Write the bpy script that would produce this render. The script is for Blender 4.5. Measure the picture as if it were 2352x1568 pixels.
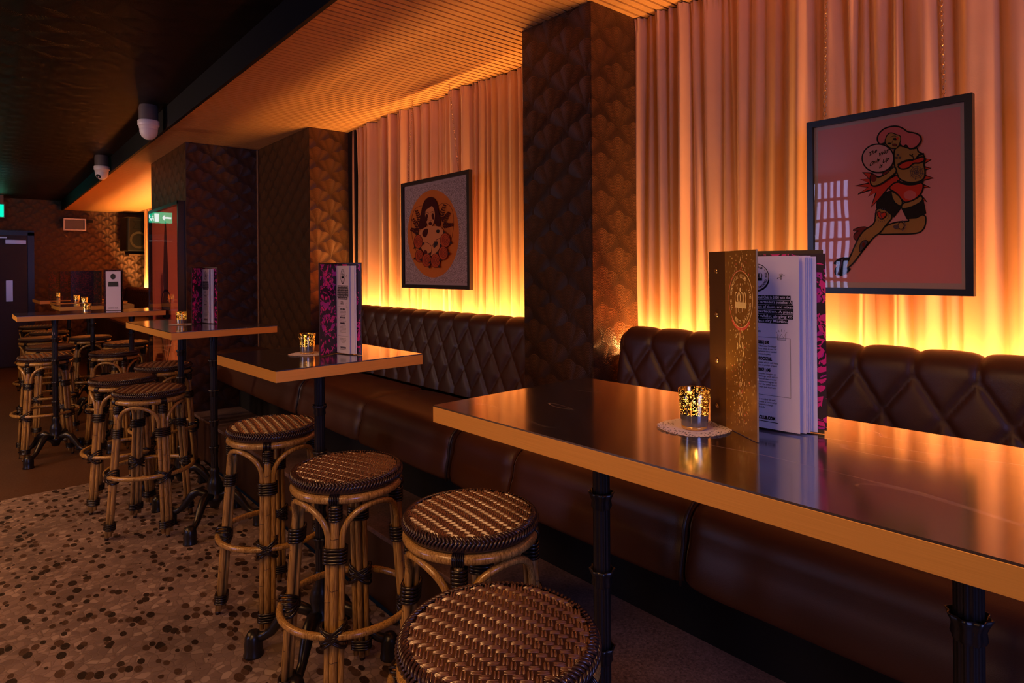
import bpy, math, random
from mathutils import Vector, Matrix
import numpy as np
PI = math.pi
for o in list(bpy.data.objects): bpy.data.objects.remove(o)
SC = bpy.context.scene
COL = SC.collection

# ------------------------------------------------------------------ camera
F_PX, CY_PX, EYE = 1427.6, 621.0, 1.335
YAW, ROLL = math.radians(40.60), math.radians(-0.453)
_f = Vector((math.sin(YAW), math.cos(YAW), 0)); _r = Vector((math.cos(YAW), -math.sin(YAW), 0)); _u = Vector((0, 0, 1))
RT = _r * math.cos(ROLL) + _u * math.sin(ROLL); UP = -_r * math.sin(ROLL) + _u * math.cos(ROLL)
cam_d = bpy.data.cameras.new('camera'); cam = bpy.data.objects.new('camera', cam_d); COL.objects.link(cam)
cam.matrix_world = Matrix(((RT.x, UP.x, -_f.x, 0), (RT.y, UP.y, -_f.y, 0), (RT.z, UP.z, -_f.z, EYE), (0, 0, 0, 1)))
cam_d.sensor_width = 36; cam_d.lens = F_PX / 2352 * 36; cam_d.shift_y = -(784 - CY_PX) / 2352
cam_d.clip_start = 0.02; cam_d.clip_end = 60
SC.camera = cam
SC.view_settings.view_transform = 'Standard'; SC.view_settings.look = 'None'
SC.view_settings.gamma = 1; SC.view_settings.use_curve_mapping = False; SC.view_settings.exposure = 0.40
# ------------------------------------------------------------------ world and main lights
W = bpy.data.worlds.new('world'); SC.world = W; W.use_nodes = True
W.node_tree.nodes['Background'].inputs[0].default_value = (0.30, 0.34, 0.55, 1); W.node_tree.nodes['Background'].inputs[1].default_value = 0.004

def area(name, loc, direction, sx, sy, power, color, spread=PI):
    d = bpy.data.lights.new(name, 'AREA'); d.shape = 'RECTANGLE'; d.size = sx; d.size_y = sy
    d.energy = power; d.color = color; d.spread = spread
    o = bpy.data.objects.new(name, d); COL.objects.link(o)
    z = -Vector(direction).normalized(); y = Vector((0, 1, 0))
    if abs(z.y) > .9: y = Vector((0, 0, 1))
    x = y.cross(z).normalized(); y = z.cross(x)
    o.matrix_world = Matrix(((x.x, y.x, z.x, loc[0]), (x.y, y.y, z.y, loc[1]), (x.z, y.z, z.z, loc[2]), (0, 0, 0, 1)))
    return o
AMBER = (1.0, 0.47, 0.135)
area('led_strip_light', (1.876, 0.10, 1.02), (-0.02, 0, 1), 0.03, 2.80, 36, AMBER)
area('led_strip_light', (1.876, 2.87, 1.02), (-0.02, 0, 1), 0.03, 2.00, 33, AMBER)
area('led_strip_light', (1.878, 8.60, 1.02), (0.06, 0, 1), 0.03, 4.50, 135, AMBER)
area('warm_area_light', (-1.3, 4.2, 2.38), (0.12, 0, -1), 1.2, 3.0, 37, (1.0, 0.43, 0.13), 2.2)
area('warm_area_light', (-0.9, 8.5, 2.38), (0.1, 0, -1), 1.0, 2.5, 9, (1.0, 0.42, 0.12), 2.2)
area('warm_area_light', (-0.6, 0.9, 2.38), (0.25, 0.1, -1), 0.8, 1.2, 16, (1.0, 0.46, 0.17), 2.2)  # unseen fill added to brighten the near stools and floor
area('daylight_door_light', (0.2, -2.35, 1.5), (0.25, 1, -0.2), 1.4, 1.6, 31, (0.30, 0.36, 1.0))
area('warm_area_light', (-2.6, 0.1, 2.1), (1, 0.5, -0.25), 0.5, 0.5, 8, (1.0, 0.50, 0.20))  # unseen lamp added to light the framed prints from the front
area('warm_area_light', (-2.4, 5.3, 1.75), (1, 0.05, -0.05), 0.4, 0.4, 9, (1.0, 0.62, 0.42), 1.6)  # added lamp out of view, brightens the poster and its pier
area('cyan_light', (-0.20, 8.7, 2.18), (0.0, 0.2, 1), 0.12, 0.3, 7, (0.05, 0.75, 0.9))

# ------------------------------------------------------------------ materials
class NT:
    def __init__(s, name):
        s.m = bpy.data.materials.new(name); s.m.use_nodes = True
        s.t = s.m.node_tree; s.N = s.t.nodes; s.L = s.t.links
        s.b = s.N['Principled BSDF']; s.out = s.N['Material Output']
    def n(s, typ, **k):
        x = s.N.new(typ)
        for a, v in k.items(): setattr(x, a, v)
        return x
    def link(s, a, b): s.L.new(a, b)
    def val(s, sock, v):
        if hasattr(v, 'is_output') or hasattr(v, 'links'): s.link(v, sock)
        else: sock.default_value = v
    def math(s, op, a, b=0.0, c=0.0):
        x = s.n('ShaderNodeMath', operation=op); s.val(x.inputs[0], a); s.val(x.inputs[1], b)
        if len(x.inputs) > 2: s.val(x.inputs[2], c)
        return x.outputs[0]
    def mix(s, f, a, b):
        x = s.n('ShaderNodeMix', data_type='RGBA'); s.val(x.inputs[0], f)
        for i, v in ((6, a), (7, b)):
            if isinstance(v, tuple): v = (v[0], v[1], v[2], 1)
            s.val(x.inputs[i], v)
        return x.outputs[2]
    def coord(s, scale=(1, 1, 1), kind='Object'):
        tc = s.n('ShaderNodeTexCoord'); mp = s.n('ShaderNodeMapping'); mp.inputs['Scale'].default_value = scale
        s.link(tc.outputs[kind], mp.inputs[0]); return mp.outputs[0]
    def noise(s, vec, scale, detail=3, rough=.5, dist=0):
        x = s.n('ShaderNodeTexNoise'); s.link(vec, x.inputs['Vector']); x.inputs['Scale'].default_value = scale
        x.inputs['Detail'].default_value = detail; x.inputs['Roughness'].default_value = rough; x.inputs['Distortion'].default_value = dist
        return x.outputs[0]
    def vor(s, vec, scale, feature='F1', rand=1.0):
        x = s.n('ShaderNodeTexVoronoi', feature=feature); s.link(vec, x.inputs['Vector']); x.inputs['Scale'].default_value = scale
        x.inputs['Randomness'].default_value = rand
        return x
    def ramp(s, f, stops, interp='LINEAR'):
        x = s.n('ShaderNodeValToRGB'); x.color_ramp.interpolation = interp; e = x.color_ramp.elements
        while len(e) < len(stops): e.new(0.5)
        for i, (p, c) in enumerate(stops):
            e[i].position = p; e[i].color = (c[0], c[1], c[2], 1) if isinstance(c, tuple) else (c, c, c, 1)
        s.link(f, x.inputs[0]); return x.outputs[0]
    def bump(s, h, strength=.5, dist=.002):
        x = s.n('ShaderNodeBump'); x.inputs['Strength'].default_value = strength; x.inputs['Distance'].default_value = dist
        s.link(h, x.inputs['Height']); s.link(x.outputs[0], s.b.inputs['Normal'])
    def set(s, color=None, rough=None, metal=None, spec=None, **k):
        if color is not None:
            if isinstance(color, tuple): color = (color[0], color[1], color[2], 1)
            s.val(s.b.inputs['Base Color'], color)
        if rough is not None: s.val(s.b.inputs['Roughness'], rough)
        if metal is not None: s.val(s.b.inputs['Metallic'], metal)
        if spec is not None: s.val(s.b.inputs['Specular IOR Level'], spec)
        for a, v in k.items(): s.val(s.b.inputs[a.replace('_', ' ')], v)
        return s
def simple(name, color, rough=.5, metal=0., spec=.5, **k):
    t = NT(name); t.set(color, rough, metal, spec, **k); return t.m
def emis(name, color, strength):
    t = NT(name); t.set((0, 0, 0), 1); t.b.inputs['Emission Color'].default_value = (*color, 1); t.b.inputs['Emission Strength'].default_value = strength; return t.m
M = {}
# bronze fan wallpaper, pattern by object coordinates; hu picks which axis runs along the wall
def wallpaper(name, axis, color=(.068, .028, .010), rough=.36, spec=.5, Wf=.19, strength=.55, bd=.0010):
    t = NT(name); tc = t.n('ShaderNodeTexCoord'); sp = t.n('ShaderNodeSeparateXYZ'); t.link(tc.outputs['Object'], sp.inputs[0])
    if axis == 'x': u, v = sp.outputs[0], sp.outputs[2]
    elif axis == 'y': u, v = sp.outputs[1], sp.outputs[2]
    else: u, v = sp.outputs[0], sp.outputs[1]
    m = t.math; h = Wf * .36; R = Wf * .62
    n0 = m('FLOOR', m('DIVIDE', v, h))
    res = None; seg = None
    for k in (1, 0, -1):             # the lowest row that covers the point wins, so it is applied last
        r = m('ADD', n0, float(k)); par = m('MULTIPLY', m('FLOORED_MODULO', r, 2.0), Wf * .5)
        uu = m('SUBTRACT', u, par); du = m('SUBTRACT', m('FLOORED_MODULO', m('ADD', uu, Wf * .5), Wf), Wf * .5)
        dv = m('SUBTRACT', v, m('MULTIPLY', r, h))
        d = m('SQRT', m('ADD', m('MULTIPLY', du, du), m('MULTIPLY', dv, dv)))
        ang = m('ARCTAN2', du, dv)
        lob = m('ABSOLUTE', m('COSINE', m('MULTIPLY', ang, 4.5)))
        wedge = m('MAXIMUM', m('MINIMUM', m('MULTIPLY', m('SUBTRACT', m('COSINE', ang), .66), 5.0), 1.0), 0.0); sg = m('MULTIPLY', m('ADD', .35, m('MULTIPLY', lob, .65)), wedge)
        d2 = m('MULTIPLY', d, m('SUBTRACT', 1.12, m('MULTIPLY', lob, .12)))
        if res is None: res, seg = d2, sg
        else:
            inside = m('LESS_THAN', d2, R)
            res = m('ADD', m('MULTIPLY', inside, d2), m('MULTIPLY', m('SUBTRACT', 1.0, inside), res))
            seg = m('ADD', m('MULTIPLY', inside, sg), m('MULTIPLY', m('SUBTRACT', 1.0, inside), seg))
    rings = m('SINE', m('MULTIPLY', res, 2 * PI / .0058))
    hgt = m('ADD', m('MULTIPLY', rings, .5), m('MULTIPLY', m('DIVIDE', res, R), .5))
    nz = t.noise(tc.outputs['Object'], 3.5, 3)
    c = t.mix(t.ramp(nz, [(.3, 0.), (.7, 1.)]), tuple(x * .75 for x in color), tuple(x * 1.3 for x in color))
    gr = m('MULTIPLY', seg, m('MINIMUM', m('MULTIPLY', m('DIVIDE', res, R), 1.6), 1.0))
    c = t.mix(m('MULTIPLY', m('MINIMUM', gr, 1.0), .85), c, tuple(min(1, x * 2.8) for x in color))  # sheen of the embossed fans, painted into the colour as brighter wedges
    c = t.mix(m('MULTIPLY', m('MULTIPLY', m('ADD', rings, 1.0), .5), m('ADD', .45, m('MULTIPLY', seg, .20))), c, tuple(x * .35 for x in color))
    t.set(c, rough, .5, spec); t.bump(hgt, strength, bd); return t.m
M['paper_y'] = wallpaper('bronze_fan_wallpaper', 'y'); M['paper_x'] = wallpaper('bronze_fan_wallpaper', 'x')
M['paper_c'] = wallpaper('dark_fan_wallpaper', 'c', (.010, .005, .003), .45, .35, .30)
# slatted timber
t = NT('slat_timber'); c = t.coord((6, 60, 6)); nz = t.noise(c, 3, 4)
t.set(t.mix(nz, (.56, .26, .08), (.78, .40, .14)), .5, 0, .3); M['slat'] = t.m
M['black'] = simple('black_paint', (.006, .005, .005), .6, 0, .3)
M['black_gloss'] = simple('black_gloss', (.01, .009, .009), .28)
# curtain
t = NT('peach_velvet'); c = t.coord((1, 1, 1)); nz = t.noise(c, 220, 2); n2 = t.noise(c, 5, 3)
t.set(t.mix(n2, (.54, .265, .12), (.68, .36, .175)), .85, 0, .15); t.b.inputs['Sheen Weight'].default_value = .25
t.bump(nz, .25, .001); M['curtain'] = t.m
# leather
t = NT('brown_leather'); c = t.coord(); v = t.vor(c, 520); nz = t.noise(c, 4, 3)
t.set(t.mix(nz, (.042, .012, .0045), (.080, .024, .008)), t.ramp(nz, [(.2, .37), (.8, .48)]), 0, .5); t.bump(v.outputs[0], .22, .0006); M['leather'] = t.m
M['piping'] = simple('dark_piping', (.02, .010, .007), .4)
# dark marble laminate
t = NT('dark_marble'); c = t.coord((2.6, .75, 1)); nz = t.noise(c, 1.5, 2.2, .5, .7)
ln = t.math('ABSOLUTE', t.math('SUBTRACT', nz, .5)); vein = t.ramp(ln, [(0, .9), (.0022, .3), (.005, 0.)])
msk = t.ramp(t.noise(c, 2.2, 2), [(.46, 0.), (.60, 1.)]); vv = t.math('MULTIPLY', vein, msk)
br = t.noise(t.coord((900, 24, 900)), 1, 2); br2 = t.noise(t.coord((24, 700, 24)), 1, 2)
t.set(t.mix(t.math('MULTIPLY', vv, .8), (.013, .010, .013), (.95, .75, .62)), .12, 0, 1.0, IOR=2.6, Coat_Weight=1.0, Coat_Roughness=.16, Coat_IOR=1.7); t.bump(br2, .02, .0001); M['marble'] = t.m
# brass laminate edge
t = NT('brushed_gold_edge'); c = t.coord((8, 8, 900)); nz = t.noise(c, 1, 2)
t.set(t.mix(nz, (.78, .36, .055), (.95, .48, .09)), .42, .30, .5); t.bump(nz, .12, .0004); M['gold_edge'] = t.m
# rattan
t = NT('bamboo'); c = t.coord((230, 230, 5)); nz = t.ramp(t.noise(c, 1.6, 4), [(.3, 0.), (.72, 1.)]); n2 = t.noise(t.coord(), 9, 2)
t.set(t.mix(nz, (.19, .095, .022), (.60, .35, .10)), .24, 0, .6); t.b.inputs['Coat Weight'].default_value = .35; t.b.inputs['Coat Roughness'].default_value = .15; M['bamboo'] = t.m
M['bamboo_ring'] = simple('bamboo_node', (.05, .018, .008), .5)
t = NT('woven_brown'); nz = t.noise(t.coord(), 60, 2)
t.set(t.mix(nz, (.11, .044, .022), (.21, .088, .042)), .24, 0, .9, IOR=1.75, Coat_Weight=.6, Coat_Roughness=.25); M['weave'] = t.m
M['weave_dark'] = simple('woven_edge', (.045, .020, .016), .25, 0, .7)
M['binding'] = simple('dark_binding', (.014, .008, .008), .25, 0, .6)
M['iron'] = simple('black_cast_iron', (.014, .012, .014), .30, .25, .6)
# pebble floor
t = NT('pebble_floor'); c = t.coord()
a = t.vor(c, 34); ad = t.vor(c, 34, 'DISTANCE_TO_EDGE'); a.distance = 'EUCLIDEAN'
warp = t.n('ShaderNodeMapping'); warp.inputs['Scale'].default_value = (1.0, .58, 1); warp.inputs['Rotation'].default_value = (0, 0, .5); t.link(c, warp.inputs[0])
b = t.vor(warp.outputs[0], 27, 'F1', .95)
seps = t.n('ShaderNodeSeparateColor'); t.link(b.outputs['Color'], seps.inputs[0]); sepa = t.n('ShaderNodeSeparateColor'); t.link(a.outputs['Color'], sepa.inputs[0])
rad = t.math('ADD', .26, t.math('MULTIPLY', seps.outputs[1], .20))
dark = t.math('MULTIPLY', t.math('LESS_THAN', b.outputs['Distance'], rad), t.math('LESS_THAN', seps.outputs[0], .93))
stone = t.ramp(sepa.outputs[0], [(0, (.15, .105, .095)), (.45, (.23, .165, .145)), (.8, (.32, .235, .205)), (1, (.46, .36, .31))])
grout = t.ramp(ad.outputs[0], [(0, 0.), (.10, 1.)])
pale = t.mix(grout, (.17, .12, .105), stone); pale = t.mix(.25, pale, (.25, .175, .16))
nzf = t.ramp(t.noise(c, 3, 4), [(.3, .65), (.7, 1.1)])
full = t.mix(dark, pale, t.mix(seps.outputs[2], (.018, .010, .008), (.085, .045, .030)))
mx = t.n('ShaderNodeMix', data_type='RGBA', blend_type='MULTIPLY'); mx.inputs[0].default_value = 1; t.link(full, mx.inputs[6]); t.link(nzf, mx.inputs[7])
t.set(mx.outputs[2], t.ramp(t.noise(c, 12, 3), [(.3, .38), (.7, .6)]), 0, .4); t.bump(t.math('ADD', grout, t.math('MULTIPLY', dark, .6)), .35, .002); M['pebble'] = t.m
t = NT('dark_lino'); c = t.coord(); nz = t.noise(c, 2.2, 4); n2 = t.noise(c, 90, 3)
t.set(t.mix(nz, (.050, .020, .010), (.12, .055, .028)), t.ramp(n2, [(.3, .45), (.7, .6)]), 0, .4); t.bump(n2, .2, .001); M['lino'] = t.m
t = NT('scuffed_step'); c = t.coord(); nz = t.noise(c, 2.6, 5, .6); n2 = t.noise(c, 130, 4, .7, .6)
t.set(t.mix(t.ramp(t.math('MULTIPLY', nz, n2), [(.12, 0.), (.42, 1.)]), (.03, .015, .012), (.30, .19, .17)), .42, 0, .5); t.bump(n2, .25, .001); M['step'] = t.m
M['white_plastic'] = simple('white_plastic', (.85, .76, .74), .4)
M['paper'] = simple('white_paper', (.78, .72, .82), .7, 0, .3)
M['ink'] = simple('black_ink', (.012, .010, .014), .6, 0, .2)
M['steel'] = simple('steel', (.55, .45, .38), .28, .9)
M['brass'] = simple('brass', (.60, .38, .20), .25, .9)
M['navy'] = simple('navy_door_paint', (.018, .020, .075), .5)
M['glass'] = None
t = NT('picture_glass'); tr = t.n('ShaderNodeBsdfTransparent'); gl = t.n('ShaderNodeBsdfGlossy'); gl.inputs['Roughness'].default_value = .015
fr = t.n('ShaderNodeFresnel'); fr.inputs[0].default_value = 1.5; ms = t.n('ShaderNodeMixShader')
nn = t.n('ShaderNodeBump'); nn.inputs['Strength'].default_value = .06; nn.inputs['Distance'].default_value = .02; t.link(t.noise(t.coord(), 3.2, 1), nn.inputs['Height']); t.link(nn.outputs[0], gl.inputs['Normal'])
t.link(fr.outputs[0], ms.inputs[0]); t.link(tr.outputs[0], ms.inputs[1]); t.link(gl.outputs[0], ms.inputs[2]); t.link(ms.outputs[0], t.out.inputs[0]); M['glass'] = t.m
# mercury glass: gold mirror coat with worn translucent specks
t = NT('mercury_glass'); c = t.coord(); v = t.vor(c, 430, 'F1', 1); n2 = t.noise(c, 160, 2)
speck = t.math('LESS_THAN', v.outputs['Distance'], t.math('MULTIPLY', n2, .78))
gl = t.n('ShaderNodeBsdfGlossy'); gl.inputs['Color'].default_value = (.55, .38, .16, 1); gl.inputs['Roughness'].default_value = .12
tl = t.n('ShaderNodeBsdfTranslucent'); tl.inputs['Color'].default_value = (1, .85, .5, 1); trs = t.n('ShaderNodeBsdfTransparent'); trs.inputs['Color'].default_value = (1, .86, .55, 1)
m1 = t.n('ShaderNodeMixShader'); m1.inputs[0].default_value = .45; t.link(tl.outputs[0], m1.inputs[1]); t.link(trs.outputs[0], m1.inputs[2])
m2 = t.n('ShaderNodeMixShader'); t.link(speck, m2.inputs[0]); t.link(gl.outputs[0], m2.inputs[1]); t.link(m1.outputs[0], m2.inputs[2]); t.link(m2.outputs[0], t.out.inputs[0]); M['mercury'] = t.m
M['amber_glass'] = simple('amber_glass_base', (.75, .38, .08), .08, .3, .8)
t = NT('votive_wax_band'); c = t.coord((1, 1, .2)); nz = t.noise(c, 60, 3)
t.set(t.mix(nz, (.10, .085, .075), (.38, .34, .33)), .12, .55, .8); M['wax_band'] = t.m
M['wax'] = simple('candle_wax', (.75, .60, .42), .5)
M['flame'] = emis('candle_flame', (1, .62, .22), 60)
# lace doily
t = NT('paper_doily'); c = t.coord(); v = t.vor(c, 190, 'F1', .7); tc = t.n('ShaderNodeTexCoord'); ln = t.n('ShaderNodeVectorMath', operation='LENGTH'); t.link(tc.outputs['Object'], ln.inputs[0])
hole = t.math('MULTIPLY', t.math('LESS_THAN', v.outputs['Distance'], .30), t.math('GREATER_THAN', ln.outputs['Value'], .036))
t.set((.88, .80, .88), .8, 0, .2, Alpha=t.math('SUBTRACT', 1.0, hole)); M['doily'] = t.m
# menu materials
def collage(name, cols):
    t = NT(name); c = t.coord(); nz = t.noise(c, 22, 3, .5, 1.2); v = t.vor(c, 60)
    sp = t.n('ShaderNodeSeparateColor'); t.link(v.outputs['Color'], sp.inputs[0])
    f = t.math('ADD', t.math('MULTIPLY', nz, .8), t.math('MULTIPLY', sp.outputs[0], .35))
    t.set(t.ramp(f, [(.0, cols[0]), (.52, cols[0]), (.58, cols[1]), (.66, cols[0]), (.72, cols[2])], 'CONSTANT'), .42, 0, .4); return t.m
M['collage'] = collage('magenta_collage', [(.028, .008, .022), (.80, .02, .20), (.50, .015, .25)])
M['cover_brown'] = simple('brown_menu_board', (.045, .020, .012), .35)
t = NT('splattered_cover'); c = t.coord((1, 1, .55)); v = t.vor(c, 210); n2 = t.noise(c, 14, 3); sp = t.n('ShaderNodeSeparateColor'); t.link(v.outputs['Color'], sp.inputs[0])
spk = t.math('MULTIPLY', t.math('LESS_THAN', v.outputs['Distance'], t.math('MULTIPLY', n2, .42)), t.math('GREATER_THAN', t.math('ADD', sp.outputs[0], n2), 1.02))
t.set(t.mix(spk, t.mix(t.noise(c, 30, 4), (.26, .125, .025), (.42, .21, .045)), (1, .72, .30)), t.mix(spk, (.34, .34, .34), (.2, .2, .2)), .35, .6); M['splatter'] = t.m
M['strip'] = simple('brown_leather_strip', (.10, .045, .016), .38, .1, .5)
M['foil'] = simple('gold_foil', (1.0, .80, .38), .4, 0)
M['pinkfoil'] = simple('pink_foil', (.90, .16, .12), .3, .1)
M['redcover'] = collage('dark_red_cover', [(.020, .006, .006), (.13, .012, .008), (.07, .008, .006)])
M['plum_page'] = simple('lilac_page', (.48, .38, .52), .7)
PICP = {}
def pc(name, c, r=.6):
    if name not in PICP: PICP[name] = simple('print_' + name, c, r, 0, .2)
    return PICP[name]

# ------------------------------------------------------------------ mesh helper
class G:
    def __init__(s): s.v = []; s.f = []; s.mi = []; s.sm = []
    def add(s, vs, fs, mi=0, smooth=True):
        b = len(s.v); s.v += [tuple(p) for p in vs]
        for q in fs: s.f.append(tuple(b + i for i in q)); s.mi.append(mi); s.sm.append(smooth)
    def box(s, c, d, mi=0, rz=0, mat=None):
        x, y, z = (k / 2 for k in d); P = [Vector((sx * x, sy * y, sz * z)) for sx in (-1, 1) for sy in (-1, 1) for sz in (-1, 1)]
        Rm = Matrix.Rotation(rz, 3, 'Z') if mat is None else mat
        s.add([Rm @ p + Vector(c) for p in P], [(0, 1, 3, 2), (4, 6, 7, 5), (0, 4, 5, 1), (2, 3, 7, 6), (0, 2, 6, 4), (1, 5, 7, 3)], mi, False)
    def tube(s, path, r, n=8, closed=False, mi=0, cap=True, squash=None):
        P = [Vector(p) for p in path]; m = len(P); up = None; vs = []
        for i, p in enumerate(P):
            a = P[(i - 1) % m] if (closed or i > 0) else P[i]; b = P[(i + 1) % m] if (closed or i < m - 1) else P[i]
            tg = (b - a).normalized()
            if up is None:
                up = Vector((0, 0, 1)) if abs(tg.z) < .9 else Vector((1, 0, 0))
            up = (up - tg * up.dot(tg)).normalized(); sd = tg.cross(up)
            rr = r[i] if isinstance(r, (list, tuple)) else r
            for k in range(n):
                an = 2 * PI * k / n; vs.append(p + (up * math.sin(an) + sd * math.cos(an)) * rr)
        fs = []
        for i in range(m if closed else m - 1):
            for k in range(n):
                j = (i + 1) % m; fs.append((i * n + k, i * n + (k + 1) % n, j * n + (k + 1) % n, j * n + k))
        if cap and not closed: fs += [tuple(reversed(range(n))), tuple((m - 1) * n + k for k in range(n))]
        s.add(vs, fs, mi)
    def lathe(s, prof, n=24, c=(0, 0, 0), mi=0, flute=None, capb=False, capt=False):
        vs = []
        for r, z in prof:
            for k in range(n):
                a = 2 * PI * k / n; rr = r * (1 + (flute[1] * math.cos(flute[0] * a) if flute else 0))
                vs.append((c[0] + rr * math.cos(a), c[1] + rr * math.sin(a), c[2] + z))
        fs = [(i * n + k, i * n + (k + 1) % n, (i + 1) * n + (k + 1) % n, (i + 1) * n + k) for i in range(len(prof) - 1) for k in range(n)]
        if capb: fs.append(tuple(reversed(range(n))))
        if capt: fs.append(tuple((len(prof) - 1) * n + k for k in range(n)))
        s.add(vs, fs, mi)
    def grid(s, fn, nu, nv, mi=0, flip=False):
        vs = [fn(i / nu, j / nv) for i in range(nu + 1) for j in range(nv + 1)]
        w = nv + 1; fs = []
        for i in range(nu):
            for j in range(nv):
                q = (i * w + j, i * w + j + 1, (i + 1) * w + j + 1, (i + 1) * w + j); fs.append(q[::-1] if flip else q)
        s.add(vs, fs, mi)
    def build(s, name, mats, parent=None, kind=None, bevel=0, label=None, cat=None, group=None, loc=None):
        me = bpy.data.meshes.new(name); me.from_pydata(s.v, [], s.f)
        if not isinstance(mats, (list, tuple)): mats = [mats]
        for m in mats: me.materials.append(m)
        me.polygons.foreach_set('material_index', s.mi); me.polygons.foreach_set('use_smooth', s.sm); me.update()
        o = bpy.data.objects.new(name, me); COL.objects.link(o)
        if parent: o.parent = parent
        if kind: o['kind'] = kind
        if loc: o.location = loc
        if bevel:
            b = o.modifiers.new('bevel', 'BEVEL'); b.width = bevel; b.segments = 2; b.limit_method = 'ANGLE'
        return tag(o, label, cat, group)
def tag(o, label=None, cat=None, group=None):
    if label: o['label'] = label
    if cat: o['category'] = cat
    if group: o['group'] = group
    return o
def thing(name, label, cat, loc=(0, 0, 0), rz=0, group=None):
    o = bpy.data.objects.new(name, None); COL.objects.link(o); o.empty_display_size = .05
    o.location = loc; o.rotation_euler = (0, 0, rz); return tag(o, label, cat, group)
def dup(root, loc, rz, label, group=None):
    r = root.copy(); COL.objects.link(r); r.location = loc; r.rotation_euler = (0, 0, rz); r['label'] = label
    if group: r['group'] = group
    for ch in list(root.children):
        c = ch.copy(); COL.objects.link(c); c.parent = r
        for g in list(ch.children):
            d = g.copy(); COL.objects.link(d); d.parent = c
    return r
def ray(x, y): return _f + RT * ((x - 1176) / F_PX) - UP * ((y - CY_PX) / F_PX)
def atX(x, y, X):
    d = ray(x, y); k = X / d.x; return Vector((X, d.y * k, EYE + d.z * k))
_tc = {}
def text2d(txt, size, bold=0.0, align='LEFT'):
    """outline of a line of lettering as 2D vertices and faces"""
    cu = bpy.data.curves.new('t', 'FONT'); cu.body = txt; cu.size = size; cu.align_x = align; cu.offset = bold; cu.resolution_u = 2
    o = bpy.data.objects.new('t', cu); me = bpy.data.meshes.new_from_object(o)
    vs = [(v.co.x, v.co.y) for v in me.vertices]; fs = [tuple(p.vertices) for p in me.polygons]
    bpy.data.objects.remove(o); bpy.data.curves.remove(cu); bpy.data.meshes.remove(me); return vs, fs
def put_text(g, txt, size, fn, mi=0, bold=0., align='LEFT', at=(0, 0), sx=1., slope=0.):
    vs, fs = text2d(txt, size, bold, align); g.add([fn(at[0] + x * sx, at[1] + y + x * slope) for x, y in vs], fs, mi, False)
def circ_text(g, txt, size, R, a0, fn, c=(0, 0), mi=0, step=None, inward=False):
    step = step or size * .8 / R; a = a0
    for ch in txt:
        if ch != ' ':
            vs, fs = text2d(ch, size, size * .02, 'CENTER'); P = []
            for x, y in vs:
                if inward: rr = R - y; an = a + x / R * 1; P.append(fn(c[0] + rr * math.sin(an), c[1] + rr * math.cos(an)))
                else: rr = R + y; an = a + x / R; P.append(fn(c[0] + rr * math.sin(an), c[1] + rr * math.cos(an)))
            g.add(P, fs, mi, False)
        a += step
def poly(g, pts, fn, mi=0): g.add([fn(*p) for p in pts], [tuple(range(len(pts)))], mi, False)
def stroke(g, pts, w, fn, mi=0, closed=False):
    n = len(pts); L = []
    for i in range(n):
        a = pts[(i - 1) % n] if (closed or i) else pts[i]; b = pts[(i + 1) % n] if (closed or i < n - 1) else pts[i]
        dx, dy = b[0] - a[0], b[1] - a[1]; l = math.hypot(dx, dy) or 1; nx, ny = -dy / l * w / 2, dx / l * w / 2
        L += [(pts[i][0] + nx, pts[i][1] + ny), (pts[i][0] - nx, pts[i][1] - ny)]
    fs = [(2 * i, 2 * i + 1, (2 * i + 3) % (2 * n), (2 * i + 2) % (2 * n)) for i in range(n if closed else n - 1)]
    g.add([fn(*p) for p in L], fs, mi, False)
def ell(cx, cy, rx, ry, n=40, a0=0, a1=2 * PI): return [(cx + rx * math.cos(a0 + (a1 - a0) * k / n), cy + ry * math.sin(a0 + (a1 - a0) * k / n)) for k in range(n if a1 - a0 > 6.2 else n + 1)]
def smoothp(pts, closed=True, it=2):
    for _ in range(it):
        q = []; n = len(pts)
        for i in range(n if closed else n - 1):
            a, b = pts[i], pts[(i + 1) % n]; q += [(a[0] * .75 + b[0] * .25, a[1] * .75 + b[1] * .25), (a[0] * .25 + b[0] * .75, a[1] * .25 + b[1] * .75)]
        if not closed: q = [pts[0]] + q + [pts[-1]]
        pts = q
    return pts

# ------------------------------------------------------------------ setting
ZC, ZD, XB, XF, XC, YF = 2.294, 2.43, 0.95, 1.66, 1.94, 11.45
def slab(name, lo, hi, m, kind='structure'):
    g = G(); g.box([(a + b) / 2 for a, b in zip(lo, hi)], [b - a for a, b in zip(lo, hi)]); return g.build(name, m, kind=kind)
g = G(); g.add([(-4, -2.5, 0), (1.2, -2.5, 0), (1.2, 4.80, 0), (-4, 4.62, 0), (-4, -2.5, -.05), (1.2, -2.5, -.05), (1.2, 4.8, -.05), (-4, 4.62, -.05)], [(0, 1, 2, 3), (7, 6, 5, 4), (0, 4, 5, 1), (1, 5, 6, 2), (2, 6, 7, 3), (3, 7, 4, 0)], 0, False); g.build('floor', M['pebble'], kind='structure')
g = G(); g.add([(-4, 4.62, 0), (1.2, 4.80, 0), (2.1, 4.80, 0), (2.1, YF, 0), (-4, YF, 0), (-4, 4.62, -.05), (1.2, 4.80, -.05), (2.1, 4.80, -.05), (2.1, YF, -.05), (-4, YF, -.05)], [(0, 1, 2, 3, 4), (9, 8, 7, 6, 5), (0, 5, 6, 1), (1, 6, 7, 2), (2, 7, 8, 3), (3, 8, 9, 4), (4, 9, 5, 0)], 0, False); g.build('floor', M['lino'], kind='structure')
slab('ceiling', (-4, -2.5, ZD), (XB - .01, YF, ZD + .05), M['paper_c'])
g = G(); g.box((XB - .003, (YF - 2.5) / 2, (ZC + ZD) / 2 - .004), (.018, YF + 2.5, ZD - ZC + .012)); g.build('trim_1', M['black'], kind='structure')
g = G(); y = -1.3; pitch = .0365
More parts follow.
